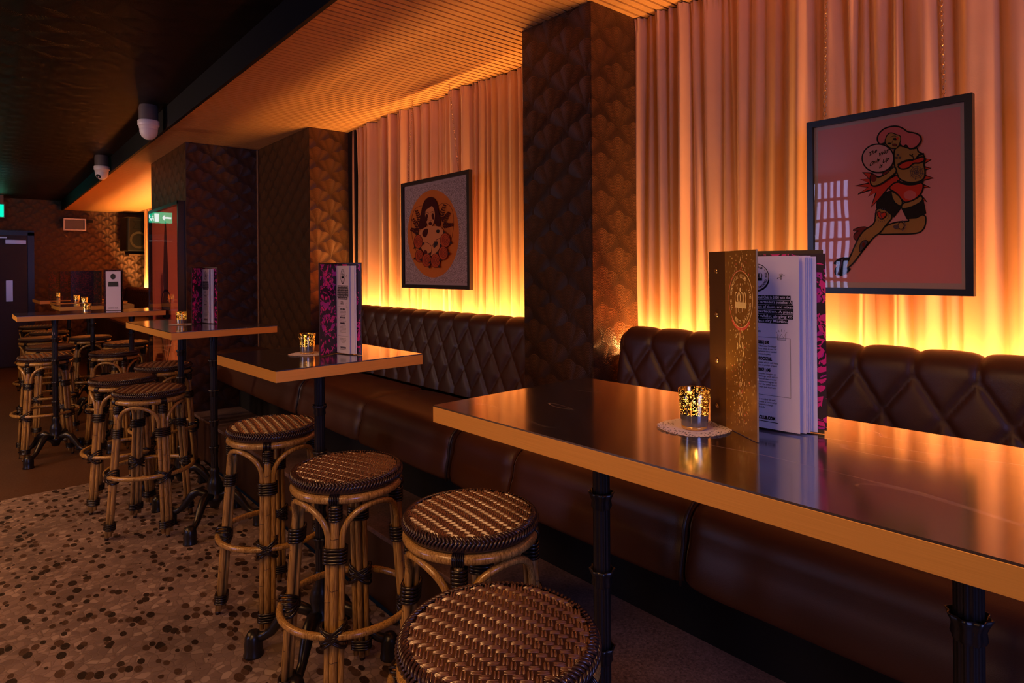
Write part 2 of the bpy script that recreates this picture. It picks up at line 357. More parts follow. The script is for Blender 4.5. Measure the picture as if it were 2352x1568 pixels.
while y < YF - .02:
    g.box(((XB + 2.06) / 2, y + .014, ZC + .009), (2.06 - XB - .014, .0272, .018)); y += pitch
g.box(((XB + 2.06) / 2, (YF - 2.5) / 2, ZC + .045), (2.06 - XB, YF + 2.5, .02), 1)
g.build('ceiling', [M['slat'], M['black']], kind='structure')
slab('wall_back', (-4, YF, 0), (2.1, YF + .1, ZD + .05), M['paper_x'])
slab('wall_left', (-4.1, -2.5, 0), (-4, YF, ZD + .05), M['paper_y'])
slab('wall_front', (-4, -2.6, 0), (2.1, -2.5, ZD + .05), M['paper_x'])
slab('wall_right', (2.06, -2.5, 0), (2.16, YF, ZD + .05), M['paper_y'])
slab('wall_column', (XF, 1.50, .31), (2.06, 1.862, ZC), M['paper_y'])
# side faces of the columns carry the pattern along X, so each pier has its own facing sheets
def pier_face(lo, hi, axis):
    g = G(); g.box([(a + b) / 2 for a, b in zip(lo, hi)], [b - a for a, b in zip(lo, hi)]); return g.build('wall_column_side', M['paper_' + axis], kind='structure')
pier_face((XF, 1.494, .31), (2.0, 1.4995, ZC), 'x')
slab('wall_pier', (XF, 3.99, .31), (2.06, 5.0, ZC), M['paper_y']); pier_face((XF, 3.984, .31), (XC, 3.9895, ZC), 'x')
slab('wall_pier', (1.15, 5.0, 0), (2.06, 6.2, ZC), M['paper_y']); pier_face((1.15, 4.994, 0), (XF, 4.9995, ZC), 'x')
slab('wall_return', (XC - .005, 3.88, .9), (2.06, 3.984, ZC), M['black'])
g = G(); g.box((XF - .003, 4.99, 1.3), (.006, .012, 1.98)); g.build('trim_2', M['slat'], kind='structure')
# raised footrest platform
g = G(); g.box((1.195 + .16, 1.75, .300), (.34, 6.49, .02)); g.box((1.215 + .15, 1.75, .145), (.30, 6.49, .29), 1); g.build('footrest_platform', [M['step'], M['cover_brown']], kind='structure', bevel=.003)
g = G(); g.box((1.51 + .2, 1.75, .43), (.4, 6.49, .25)); g.build('baseboard_right', M['black'], kind='structure')

# ------------------------------------------------------------------ banquette seats
BQ = thing('banquette', 'long brown leather banquette with diamond quilted back along the curtained wall', 'bench', (1.5, 1.75, .31))
def seat_unit(y0, y1, label, res=.012):
    ox, oy, oz = 1.5, 1.75, .31
    # profile from back of seat, forward, over the round nose, down the front
    prof = [(1.655, .757), (1.64, .761), (1.58, .764), (1.50, .766), (1.43, .764), (1.385, .757)]
    prof += [(1.385 - .075 * math.sin(a), .682 + .075 * math.cos(a)) for a in np.linspace(.25, PI / 2, 7)]
    prof += [(1.306, .660), (1.298, .64), (1.291, .61), (1.289, .585), (1.292, .567), (1.31, .561), (1.5, .561), (1.55, .561)]
    n = max(6, int((y1 - y0) / .02)); g = G()
    L = y1 - y0
    def fn(u, v):
        k = v * (len(prof) - 1); i = min(int(k), len(prof) - 2); f = k - i
        x = prof[i][0] * (1 - f) + prof[i + 1][0] * f; z = prof[i][1] * (1 - f) + prof[i + 1][1] * f
        e = min(u, 1 - u) * L; pinch = .016 * math.exp(-(e / .018) ** 1.2)
        wr = .003 * math.sin(9 * u * L * 3 + 3 * v) * math.exp(-e / .12)
        cx, cz = 1.50, .64; dx, dz = x - cx, z - cz; l = math.hypot(dx, dz)
        s = 1 - (pinch - wr) / l
        return (cx + dx * s - ox, y0 + .0015 + u * (L - .003) - oy, max(.5605, cz + dz * s) - oz)
    g.grid(fn, n * 2, (len(prof) - 1) * 2)
    m = (len(prof) - 1) * 2 + 1
    g.f += [tuple(range(m)), tuple(n * 2 * m + k for k in reversed(range(m)))]; g.mi += [0, 0]; g.sm += [False, False]
    return g.build('seat_cushion', M['leather'], BQ, label=label)
def seat_piping(y, parent):
    pts = [(1.62, .765), (1.50, .768), (1.42, .764)] + [(1.383 - .079 * math.sin(a), .682 + .080 * math.cos(a)) for a in np.linspace(.1, PI / 2, 8)] + [(1.300, .65), (1.289, .60), (1.291, .567)]
    g = G(); g.tube([(x - 1.5, y - 1.75, z - .31) for x, z in pts], .005, 6); g.build('piping', M['piping'], parent)
segs = [(-1.30, .10, 'brown leather seat unit at the right edge under the long table'),
        (.10, .885, 'brown leather seat unit under the right half of the long table'),
        (.885, 1.545, 'brown leather seat unit behind the left pole of the long table'),
        (1.545, 1.885, 'short brown leather seat unit in front of the fan papered column'),
        (1.885, 2.60, 'brown leather seat unit below the picture of the red haired woman'),
        (2.60, 3.30, 'brown leather seat unit behind the pole of the square table'),
        (3.30, 4.985, 'dark brown leather seat unit in the shadowed corner beside the deep pier')]
for a, b, l in segs:
    r = seat_unit(a, b, l)
    if a in (3.30, 1.885, .885): seat_piping(a, r)
# ------------------------------------------------------------------ quilted backrests
def backrest(y0, y1, parent, label=None, res=.0075):
    xo = zo = 0.
    prof = [(1.695, .755), (1.700, .80), (1.708, .87), (1.718, .95), (1.727, 1.02), (1.733, 1.06)]
    prof += [(1.795 - .060 * math.cos(a), 1.072 + .060 * math.sin(a)) for a in np.linspace(.15, PI - .15, 12)]
    prof += [(1.855, 1.03), (1.855, .95), (1.855, .755)]
    P = [Vector((x + xo, z + zo)) for x, z in prof]; S = [0.]
    for i in range(1, len(P)): S.append(S[-1] + (P[i] - P[i - 1]).length)
    tot = S[-1]
    def at(s):
        s = min(max(s, 0), tot - 1e-6); i = max(k for k in range(len(S) - 1) if S[k] <= s)
        f = (s - S[i]) / (S[i + 1] - S[i]); p = P[i].lerp(P[i + 1], f); d = (P[i + 1] - P[i]).normalized(); return p, Vector((-d.y, d.x))
    shp = lambda h: .72 * (1 - (1 - h) ** 5) + .28 * h
    nv = 70; ss = []
    for j in range(nv + 1):
        q = j / nv; ss.append((q / .80) * .46 if q < .8 else .46 + (q - .8) / .2 * (tot - .46))
    base = [at(s) for s in ss]
    nu = int((y1 - y0) / res); p = .131; s1, s3 = .320, .030; q = (s1 - s3) / 3
    xm = (1.78 + xo); ym = (y0 + y1) / 2; vs = []
    for i in range(nu + 1):
        y = y0 + (y1 - y0) * i / nu; e = min(y - y0, y1 - y); ph = (y - 1.306) / p
        for j in range(nv + 1):
            s = ss[j]; b, nrm = base[j]
            if s > s1: h = abs(math.sin(PI * ph)); h = shp(h)
            elif s < s3:
                off = .5 ; h = shp(abs(math.sin(PI * (ph + off))))
            else:
                k = (s1 - s) / q / 2; h = shp(min(abs(math.sin(PI * (ph + k))), abs(math.sin(PI * (ph - k)))))
            amp = .013 if s < .46 else .013 * max(0, 1 - (s - .46) / .08)
            rnd = .034 * (1 - min(1, e / .05)) ** 2
            d = amp * (h - .9) - rnd
            vs.append((b.x + nrm.x * d - xm, y - ym, b.y + nrm.y * d - .755))
    w = nv + 1; fs = [(i * w + j, i * w + j + 1, (i + 1) * w + j + 1, (i + 1) * w + j) for i in range(nu) for j in range(nv)]
    g = G(); g.add(vs, fs); g.f += [tuple(range(w))[::-1], tuple(nu * w + k for k in range(w))]; g.mi += [0, 0]; g.sm += [False, False]
    p_ = parent.location; return g.build('backrest', M['leather'], parent, label=label, loc=(xm - p_.x, ym - p_.y, .755 - p_.z))
backrest(-1.25, 1.462, BQ)
backrest(1.868, 3.975, BQ)
BF = thing('banquette', 'dark leather banquette in the far corner below the loudspeaker', 'bench', (1.6, 8.85, 0))
backrest(6.25, 11.40, BF, res=.02)
g = G(); g.box((0, 0, .376), (.60, 5.16, .750)); g.build('seat_base', M['leather'], BF, bevel=.03)
slab('baseboard_right', (1.92, 6.22, 0), (2.06, 11.44, .79), M['black'])
# ------------------------------------------------------------------ curtains
def curtain(y0, y1, seed, label):
    rnd = random.Random(seed); ys = [y0 - .2]; 
    while ys[-1] < y1 + .2: ys.append(ys[-1] + rnd.choice([.028, .038, .05, .065, .09]) * rnd.uniform(.85, 1.15))
    amp = [rnd.uniform(.4, 1.0) for _ in ys]; drift = [rnd.uniform(-.030, .030) for _ in ys]; lean = [rnd.uniform(-1, 1) for _ in ys]
    n = int((y1 - y0) / .004); zb, zt = .80, ZC - .004; nz = 26; g = G()
    ya = np.array(ys)
    def depth(y, z):
        k = (z - zb) / (zt - zb)
        yy = ya + np.array(drift) * (1 - k) ** 1.3
        i = int(np.searchsorted(yy, y)) - 1; i = max(0, min(i, len(yy) - 2)); f = (y - yy[i]) / max(1e-4, yy[i + 1] - yy[i]); f = min(max(f, 0), 1)
        a = amp[i]; f2 = f ** (1 + .5 * lean[i]) if lean[i] > 0 else 1 - (1 - f) ** (1 - .5 * lean[i])
        bulge = math.sin(PI * f2) ** .8
        d = .056 * a * bulge * min(1, (yy[i + 1] - yy[i]) / .05)
        d += .006 * math.sin(y * 91 + 2 * z) * bulge + .012 * math.sin(y * 7.3 + seed)
        if z > zt - .06: d += .007 * math.sin(y * 420 + seed) * (z - zt + .06) / .06
        return d
    vs = []
    zz = [zb + (zt - zb) * (j / nz) for j in range(nz + 1)]; zz = zz[:-1] + [zt - .05, zt - .025, zt]
    for i in range(n + 1):
        y = y0 + (y1 - y0) * i / n
        for z in zz: vs.append((XC + .018 - depth(y, z), y, z))
    w = len(zz); fs = [(i * w + j, (i + 1) * w + j, (i + 1) * w + j + 1, i * w + j + 1) for i in range(n) for j in range(w - 1)]
    g.add(vs, fs); o = g.build('curtain', M['curtain'], label=label, cat='curtain', group='peach pleated curtains')
    return o
curtain(-1.3, 1.52, 3, 'peach pleated curtain right of the column behind the pink framed print')
curtain(1.87, 3.90, 8, 'peach pleated curtain left of the column behind the round framed print')
curtain(6.25, 10.9, 5, 'peach curtain in the far bay beyond the deep pier')

# ------------------------------------------------------------------ rattan bar stool
def loop(g, c, er, et, a, b, r, tilt=0, n=16, sq=.75):
    """closed wrap around centre c; er radial unit, et tangential unit; a tangential half size, b radial half size"""
    pts = []
    for k in range(n):
        t = 2 * PI * k / n; ct, st = math.cos(t), math.sin(t); x = a * math.copysign(abs(ct) ** sq, ct); y = b * math.copysign(abs(st) ** sq, st)
        pts.append(Vector(c) + et * x + er * y + Vector((0, 0, 1)) * (tilt * x))
    g.tube(pts, r, 5, True)
def leg_r(z): return .205 - .055 * z / .69
def make_stool():
    root = thing('rattan_bar_stool', '', 'stool')
    rnd = random.Random(4)
    # woven seat: real twill floats over a dark pad
    g = G(); prof = [(0, .7325), (.08, .732), (.13, .7305), (.150, .7275), (.161, .722), (.166, .713), (.1655, .703), (.160, .697), (0, .697)]
    g.lathe(prof[1:-1], 40, mi=1, capb=False); g.lathe([(0.001, .7325), (.08, .732)], 40, mi=1); g.lathe([(.160, .697), (.001, .697)], 40, mi=1)
    aw, bw = .0126, .0102; N = 14
    def zt(x, y): r2 = (x * x + y * y) / .0256; return .7335 - .0045 * r2
    def strand(x0, y0, x1, y1, w, hgt, mi=0):
        L = Vector((x1 - x0, y1 - y0)); ln = L.length; d = L / ln; nn = Vector((-d.y, d.x)); vs = []
        for k in range(6):
            f = k / 5; px, py = x0 + L.x * f, y0 + L.y * f; ar = math.sin(PI * f) ** .6
            for j in range(5):
                s = (j - 2) / 2; zz = zt(px, py) - .0022 + (ar * hgt + .0008) * (1 - .85 * s * s)
                vs.append((px + nn.x * s * w / 2, py + nn.y * s * w / 2, zz))
        g.add(vs, [(k * 5 + j, k * 5 + j + 1, (k + 1) * 5 + j + 1, (k + 1) * 5 + j)[::-1] for k in range(5) for j in range(4)], mi)
    for i in range(-N, N + 1):
        for j in range(-17, 18):
            ph = (i + j) % 4; x, y = i * aw, j * bw
            if ph == 0:      # warp float over two wefts
                if math.hypot(x, y + bw * .5) < .157:
                    for s in (-1, 1): strand(x + s * .0028, y - .45 * bw, x + s * .0028, y + 1.45 * bw, .0054, .0056)
            if ph == 2:      # weft float over two warps, three thin strands
                if math.hypot(x + aw * .5, y) < .157:
                    for s in (-1, 0, 1): strand(x - .48 * aw + .5 * aw * 0, y + s * .0031, x + 1.48 * aw, y + s * .0031 , .0031, .0027)
    # braided edge
    for row, (f0, f1) in enumerate(((0, .55), (.5, 1.))):
        for k in range(104):
            a = 2 * PI * k / 104; pts = []
            for q in range(6):
                f = f0 + (f1 - f0) * q / 5; ph = f * 2.15 - .25; rr = .152 + .0165 * math.sin(max(0, min(PI * .95, ph + .2))); z = .7165 + .0150 * math.cos(ph + .15) - .004 * f
                an = a + (.085 * (q / 5) if row == 0 else .075 * (1 - q / 5)); ar = .0010 * math.sin(PI * q / 5)
                pts.append(((rr + ar) * math.cos(an), (rr + ar) * math.sin(an), z + ar * .5))
            g.tube(pts, [.0018, .0029, .0032, .0032, .0029, .0018], 5, cap=False, mi=1)
    g.build('woven_seat', [M['weave'], M['weave_dark']], root)
    g = G(); g.tube([(.158 * math.cos(a), .158 * math.sin(a), .682) for a in np.linspace(0, 2 * PI, 49)[:-1]], .0125, 10, True); g.build('seat_ring', M['bamboo'], root)
    g = G(); g.tube([(.201 * math.cos(a), .201 * math.sin(a), .315) for a in np.linspace(0, 2 * PI, 49)[:-1]], .011, 10, True); g.build('foot_ring', M['bamboo'], root)
    for q in range(4):
        A = q * PI / 2; er = Vector((math.cos(A), math.sin(A), 0)); et = Vector((-math.sin(A), math.cos(A), 0)); up = Vector((0, 0, 1))
        g = G()
        P = [er * leg_r(z) + up * z for z in (.012, .2, .4, .6, .676)]; g.tube(P, .0118, 10)
        P = [er * (leg_r(z) - .018) + up * z for z in (.03, .2, .4, .6, .672)]; g.tube(P, .009, 8)
        for off, zn in ((0, .10), (0, .27), (0, .44), (0, .60)):
            z = zn + rnd.uniform(-.04, .04); c = er * leg_r(z) + up * z
            g.tube([c + er * math.cos(t) * .0119 + et * math.sin(t) * .0119 + up * (.0016 * math.sin(3 * t)) for t in np.linspace(-1.3, 1.3, 8)], .0008, 4, mi=1)
        g.lathe([(.001, 0), (.0095, 0), (.0095, .014), (.001, .014)], 10, tuple(er * .206), mi=2)
        g.build('leg', [M['bamboo'], M['bamboo_ring'], M['binding']], root)
        # arch rail: up one leg, over, down the next
        A2 = A + PI / 2; er2 = Vector((math.cos(A2), math.sin(A2), 0)); et2 = Vector((-math.sin(A2), math.cos(A2), 0)); o = .0195
        P = [er * (leg_r(z) - .006) + et * o + up * z for z in (.022, .2, .4, .52)]
        d0 = math.atan2(o, leg_r(.56))
        for tt in np.linspace(.15, PI - .15, 15):
            s = (1 - math.cos(tt)) / 2; an = A + d0 + (PI / 2 - 2 * d0) * s; rr = .156
            P.append(Vector((rr * math.cos(an), rr * math.sin(an), .555 + .104 * math.sin(tt) ** .85)))
        P += [er2 * (leg_r(z) - .006) - et2 * o + up * z for z in (.52, .4, .2, .022)]
        g = G(); g.tube(P, .0092, 8)
        for base, tg, ss in ((er, et, 1), (er2, et2, -1)):
            for zn in (.17, .36, .47):
                z = zn + rnd.uniform(-.05, .05); c = base * (leg_r(z) - .006) + tg * (o * ss) + up * z
                g.tube([c + base * math.cos(t) * .0094 + tg * math.sin(t) * .0094 for t in np.linspace(-1.4, 1.4, 7)], .0007, 4, mi=1)
        g.build('arch_rail', [M['bamboo'], M['bamboo_ring']], root)
        g = G()                                         # top strap and wraps
        for k in range(5): c = er * (leg_r(.64) - .004) + up * (.625 + k * .0085); loop(g, c, er, et, .0165, .0195, .0042)
        for k in range(6):
            aa = A + (k - 2.5) * .028; cr = Vector((math.cos(aa), math.sin(aa), 0))
            g.tube([cr * (.158 + .0150 * math.cos(t)) + up * (.682 + .0150 * math.sin(t)) for t in np.linspace(0, 2 * PI, 13)[:-1]], .0026, 4, True)
        g.build('binding', M['binding'], root)
        g = G()
        for k in range(5): z = .508 + k * .0092; loop(g, er * (leg_r(z) - .008) + up * z, er, et, .0325, .0215, .0046)
        g.build('binding', M['binding'], root)
        g = G()
        for k in range(4): z = .052 + k * .009; loop(g, er * (leg_r(z) - .008) + up * z, er, et, .032, .021, .0045)
        g.build('binding', M['binding'], root)
        g = G()                                         # crossed lashing where the foot ring meets the leg
        for k in range(9):
            tl = (-.75, -.55, -.35, .35, .55, .75, -.65, .65, .1)[k]; dz = (-.006, .004, .010, -.008, .002, .008, -.012, -.014, .0)[k]
            loop(g, er * (leg_r(.315) + .001) + up * (.315 + dz), er, et, .036, .0285, .0042, tl, 14, .8)
        g.build('lashing', M['binding'], root)
    return root
stool0 = make_stool()
S = [  # x, y, azimuth of one leg (deg), seat turn (deg), label
    (.660, .812, -160, 49.4, 'nearest rattan bar stool, large woven seat at the bottom edge of the photo'),
    (.934, 1.257, -137, 35, 'rattan bar stool behind the nearest one, gold lit slanting weave, partly hidden'),
    (.867, 1.809, -128.5, 58, 'rattan bar stool with full front leg in view, left of the half hidden one'),
    (.886, 2.514, -116, 30, 'rattan bar stool in front of the square table pole, dotted looking seat'),
    (.679, 3.734, -169, 15, 'rattan bar stool nearest the camera in the left cluster, on the pebble edge'),
    (.635, 4.258, -147, 75, 'rattan bar stool just behind left of the front one of the left cluster'),
    (.93, 4.66, -120, 20, 'rattan bar stool behind the black pole beside the poster pier'),
    (.371, 5.796, -133, 40, 'leftmost large rattan bar stool under the pale edged table, full legs in view'),
    (.457, 6.545, -125, 5, 'rattan bar stool directly behind the leftmost large one'),
    (.815, 7.242, -140, 62, 'rattan bar stool behind the pale edged table, right of its sticker tagged pole'),
    (.557, 8.162, -120, 25, 'small far rattan bar stool between the pole and the door, second row'),
    (.509, 9.176, -150, 33, 'farthest rattan bar stool in the left corner near the navy door'),
    (.80, 5.72, -165, 12, 'rattan bar stool with wide arch seen between the left cluster and the pale edged table'),
    (.985, 6.423, -130, 48, 'rattan bar stool with gold lit flat seat behind the thin black pole'),
    (.44, 7.45, -135, 70, 'far rattan bar stool at the left, half hidden behind other stool legs')]
for i, (x, y, az, st, lab) in enumerate(S):
    r = stool0 if i == 0 else dup(stool0, (x, y, 0), math.radians(az), lab)
    r.location = (x, y, 0); r.rotation_euler = (0, 0, math.radians(az)); r['label'] = lab; r['group'] = 'round rattan bar stools'
    for ch in r.children:
        if ch.name.startswith('woven_seat'): ch.rotation_euler = (0, 0, math.radians(st - 90 - az))

# ------------------------------------------------------------------ tables
def pole_parts(root, x, y, feet=.235, fa=45, sticker=False):
    g = G(); n = 48
    g.lathe([(.0165, .14), (.0165, 1.012)], n, (x, y, 0), flute=(12, .09)); g.lathe([(.05, 1.006), (.055, 1.013), (.001, 1.0135)], 20, (x, y, 0)); g.lathe([(.021, .975), (.021, 1.012)], 20, (x, y, 0))
    g.build('pole', M['iron'], root)
    for z in (.86, .70, .54, .40):
        g = G(); g.lathe([(.0175, z - .022), (.020, z - .016), (.0185, z - .004), (.0215, z + .004), (.0255, z + .014), (.0235, z + .014), (.017, z - .002)], 40, (x, y, 0), flute=(8, .10)); g.build('collar', M['iron'], root)
    g = G(); g.lathe([(.018, .30), (.026, .285), (.020, .26), (.032, .235), (.040, .205), (.030, .165), (.048, .15), (.050, .135), (.030, .115), (.022, .09), (.005, .085)], 28, (x, y, 0)); g.build('hub', M['iron'], root)
    for k in range(4):
        a = math.radians(fa + 90 * k); e = Vector((math.cos(a), math.sin(a), 0)); o = Vector((x, y, 0)); up = Vector((0, 0, 1))
        P = [e * r + up * z + o for r, z in ((.02, .145), (.05, .16), (.085, .172), (.115, .160), (.145, .125), (.175, .085), (.20, .068), (feet, .060))]
        g = G(); g.tube(P, [.016, .019, .022, .023, .020, .016, .015, .018], 10)
        c = e * (feet + .005) + o; g.lathe([(.001, .085), (.018, .082), (.028, .066), (.031, .040), (.030, .012), (.034, .006), (.034, 0), (.001, 0)], 16, tuple(c)); g.build('foot', M['iron'], root)
def table(cx, cy, yaw, w, l, poles, label, base=True):
    """w along the local x (towards the wall), l along the local y"""
    root = thing('bar_table', label, 'table', (cx, cy, 0), yaw, 'dark marble topped bar tables')
    g = G(); g.box((0, 0, 1.0485), (w, l, .003)); g.build('tabletop', M['marble'], root)
    g = G(); g.box((0, 0, 1.0305), (w, l, .033)); g.build('edge_band', M['gold_edge'], root, bevel=.0008)
    for p in poles: pole_parts(root, *p)
    return root
T1 = table(.9905, .520, math.radians(1.46), .487, 1.205, [(0, .345), (0, -.285)], 'long bar table in the right foreground with an open menu and a candle')
ca, sa = math.cos(.040), math.sin(.040)
T2 = table(.651 + .256 * ca - .257 * sa, 1.814 + .256 * sa + .257 * ca, .040, .512, .514, [(0, 0)], 'small square bar table in the middle with a gold lit corner')
ca, sa = math.cos(.045), math.sin(.045)
T3 = table(.697 + .257 * ca - .47 * sa, 3.326 + .257 * sa + .47 * ca, .045, .514, .94, [(.0, -.26), (.0, .33)], 'bar table in front of the poster pier with a standing red menu')
T4 = table(0.635, 5.62, 0.02, .90, .50, [(-.22, -.02), (.27, .02)], 'long pale edged bar table at the left reaching towards the poster')
T5 = table(.80, 6.95, 0.03, .56, .60, [(0, 0)], 'bar table with stepped pale edge just behind the long pale edged one')
T6 = table(.86, 7.75, 0.03, .60, .50, [(0, 0)], 'bar table partly hidden behind two candles near the far wall')
T7 = table(.78, 8.75, 0.03, .60, .80, [(0, 0)], 'farthest bar table with a candle near the left far corner')

# ------------------------------------------------------------------ votive candles, doilies
def make_votive():
    root = thing('votive_candle', '', 'candle')
    g = G(); g.lathe([(.0245, .026), (.0262, .048), (.0280, .070), (.0270, .0705), (.0262, .069), (.0245, .048), (.0228, .028)], 40); g.build('glass_cup', M['mercury'], root)
    g = G(); g.lathe([(.0226, .006), (.0245, .026)], 40); g.build('wax_band', M['wax_band'], root)
    g = G(); g.lathe([(.001, 0), (.0200, 0), (.0224, .002), (.0227, .0062), (.001, .0062)], 40); g.build('glass_base', M['amber_glass'], root)
    g = G(); g.lathe([(.0215, .008), (.0215, .0262), (.001, .0255)], 24, capb=True); g.tube([(0, 0, .025), (.0005, 0, .032)], .0007, 5, mi=1); g.build('wax', [M['wax'], M['ink']], root)
    g = G(); g.lathe([(.0004, .030), (.0022, .034), (.0030, .039), (.0022, .046), (.0010, .052), (.0002, .056)], 12); g.build('flame', M['flame'], root)
    return root
V0 = make_votive(); ZT = 1.0503
CN = [(.966, .631, .0015, 'lit mercury glass candle on the doily of the long table', .30), (.864, 2.105, .0015, 'lit mercury glass candle on the doily of the small square table', .25),
      (.847, 3.80, .0015, 'lit mercury glass candle at the front of the table by the poster pier', .22), (.595, 5.46, 0, 'lit candle at the middle front of the long pale edged table', .18),
      (.742, 6.98, 0, 'lit candle just above left of the one on the pale edged table', .12), (.752, 7.70, 0, 'lit candle on the partly hidden far table', .12),
      (.69, 8.80, 0, 'lit far candle, right one of the two nearest the door', .12), (.66, 9.14, 0, 'lit far candle, left one of the two nearest the door', .12)]
for i, (x, y, dz, lab, e) in enumerate(CN):
    r = V0 if i == 0 else dup(V0, (x, y, ZT + dz), i * .9, lab)
    r.location = (x, y, ZT + dz); r.rotation_euler = (0, 0, i * .9); r['label'] = lab; r['group'] = 'lit votive candles in speckled gold glass'
    d = bpy.data.lights.new('candle_glow', 'POINT'); d.energy = e * 1.8; d.color = (1, .55, .18); d.shadow_soft_size = .004
    o = bpy.data.objects.new('candle_glow', d); COL.objects.link(o); o.location = (x, y, ZT + dz + .043)
def doily(x, y, rz, lab):
    g = G(); n = 96; vs = [(0, 0, 0)]
    for R in (.030, .050, None):
        for k in range(n):
            a = 2 * PI * k / n; rr = R or (.063 + .0022 * abs(math.sin(a * 14)))
            vs.append((rr * math.cos(a), rr * math.sin(a), .0003 + (.0018 * (.5 + .5 * math.sin(3 * a + 1)) if R is None else .0)))
    fs = [(0, 1 + k, 1 + (k + 1) % n) for k in range(n)]
    for r in range(2): fs += [(1 + r * n + k, 1 + (r + 1) * n + k, 1 + (r + 1) * n + (k + 1) % n, 1 + r * n + (k + 1) % n) for k in range(n)]
    g.add(vs, fs); o = g.build('paper_doily', M['doily'], label=lab, cat='doily', group='white paper lace doilies', loc=(x, y, ZT + .0002)); o.rotation_euler = (0, 0, rz)
doily(.972, .636, .3, 'white lace doily under the candle of the long table')
doily(.864, 2.102, 1.1, 'white lace doily under the candle of the small square table')
doily(.850, 3.80, 2., 'white lace doily under the candle of the table by the poster pier')

# ------------------------------------------------------------------ menus
MH = .3155
def board(g, A, B, t=.0026, z0=0, h=MH, mi=0):
    A = Vector(A); B = Vector(B); d = (B - A).normalized(); n = Vector((-d.y, d.x)) * t / 2
    P = [A + n, B + n, B - n, A - n]; vs = [(p.x, p.y, z) for z in (z0, z0 + h) for p in P]
    g.add(vs, [(3, 2, 1, 0), (4, 5, 6, 7), (0, 1, 5, 4), (1, 2, 6, 5), (2, 3, 7, 6), (3, 0, 4, 7)], mi, False)
def panel(A, B, off):
    """map (u metres along A-B, v metres up) to a point lying `off` on the left of A-B"""
    A = Vector(A); B = Vector(B); d = (B - A).normalized(); n = Vector((-d.y, d.x))
    return lambda u, v: (A.x + d.x * u + n.x * off, A.y + d.y * u + n.y * off, v)
def crown(g, fn, cx, cy, s, mi=0, drips=True):
    poly(g, [(cx - s, cy - .55 * s), (cx + s, cy - .55 * s), (cx + s, cy - .1 * s), (cx - s, cy - .1 * s)], fn, mi)
    for k in (-.75, -.25, .25, .75): stroke(g, ell(cx + k * s, cy + .22 * s, .22 * s, .42 * s, 14), .10 * s, fn, mi, True)
    poly(g, ell(cx, cy + .85 * s, .15 * s, .18 * s, 10), fn, mi)
    for k in (-.8, -.35, .3): stroke(g, [(cx + k * s, cy - .55 * s), (cx + k * s, cy - (.75 + abs(k) * .3) * s)], .08 * s, fn, mi)
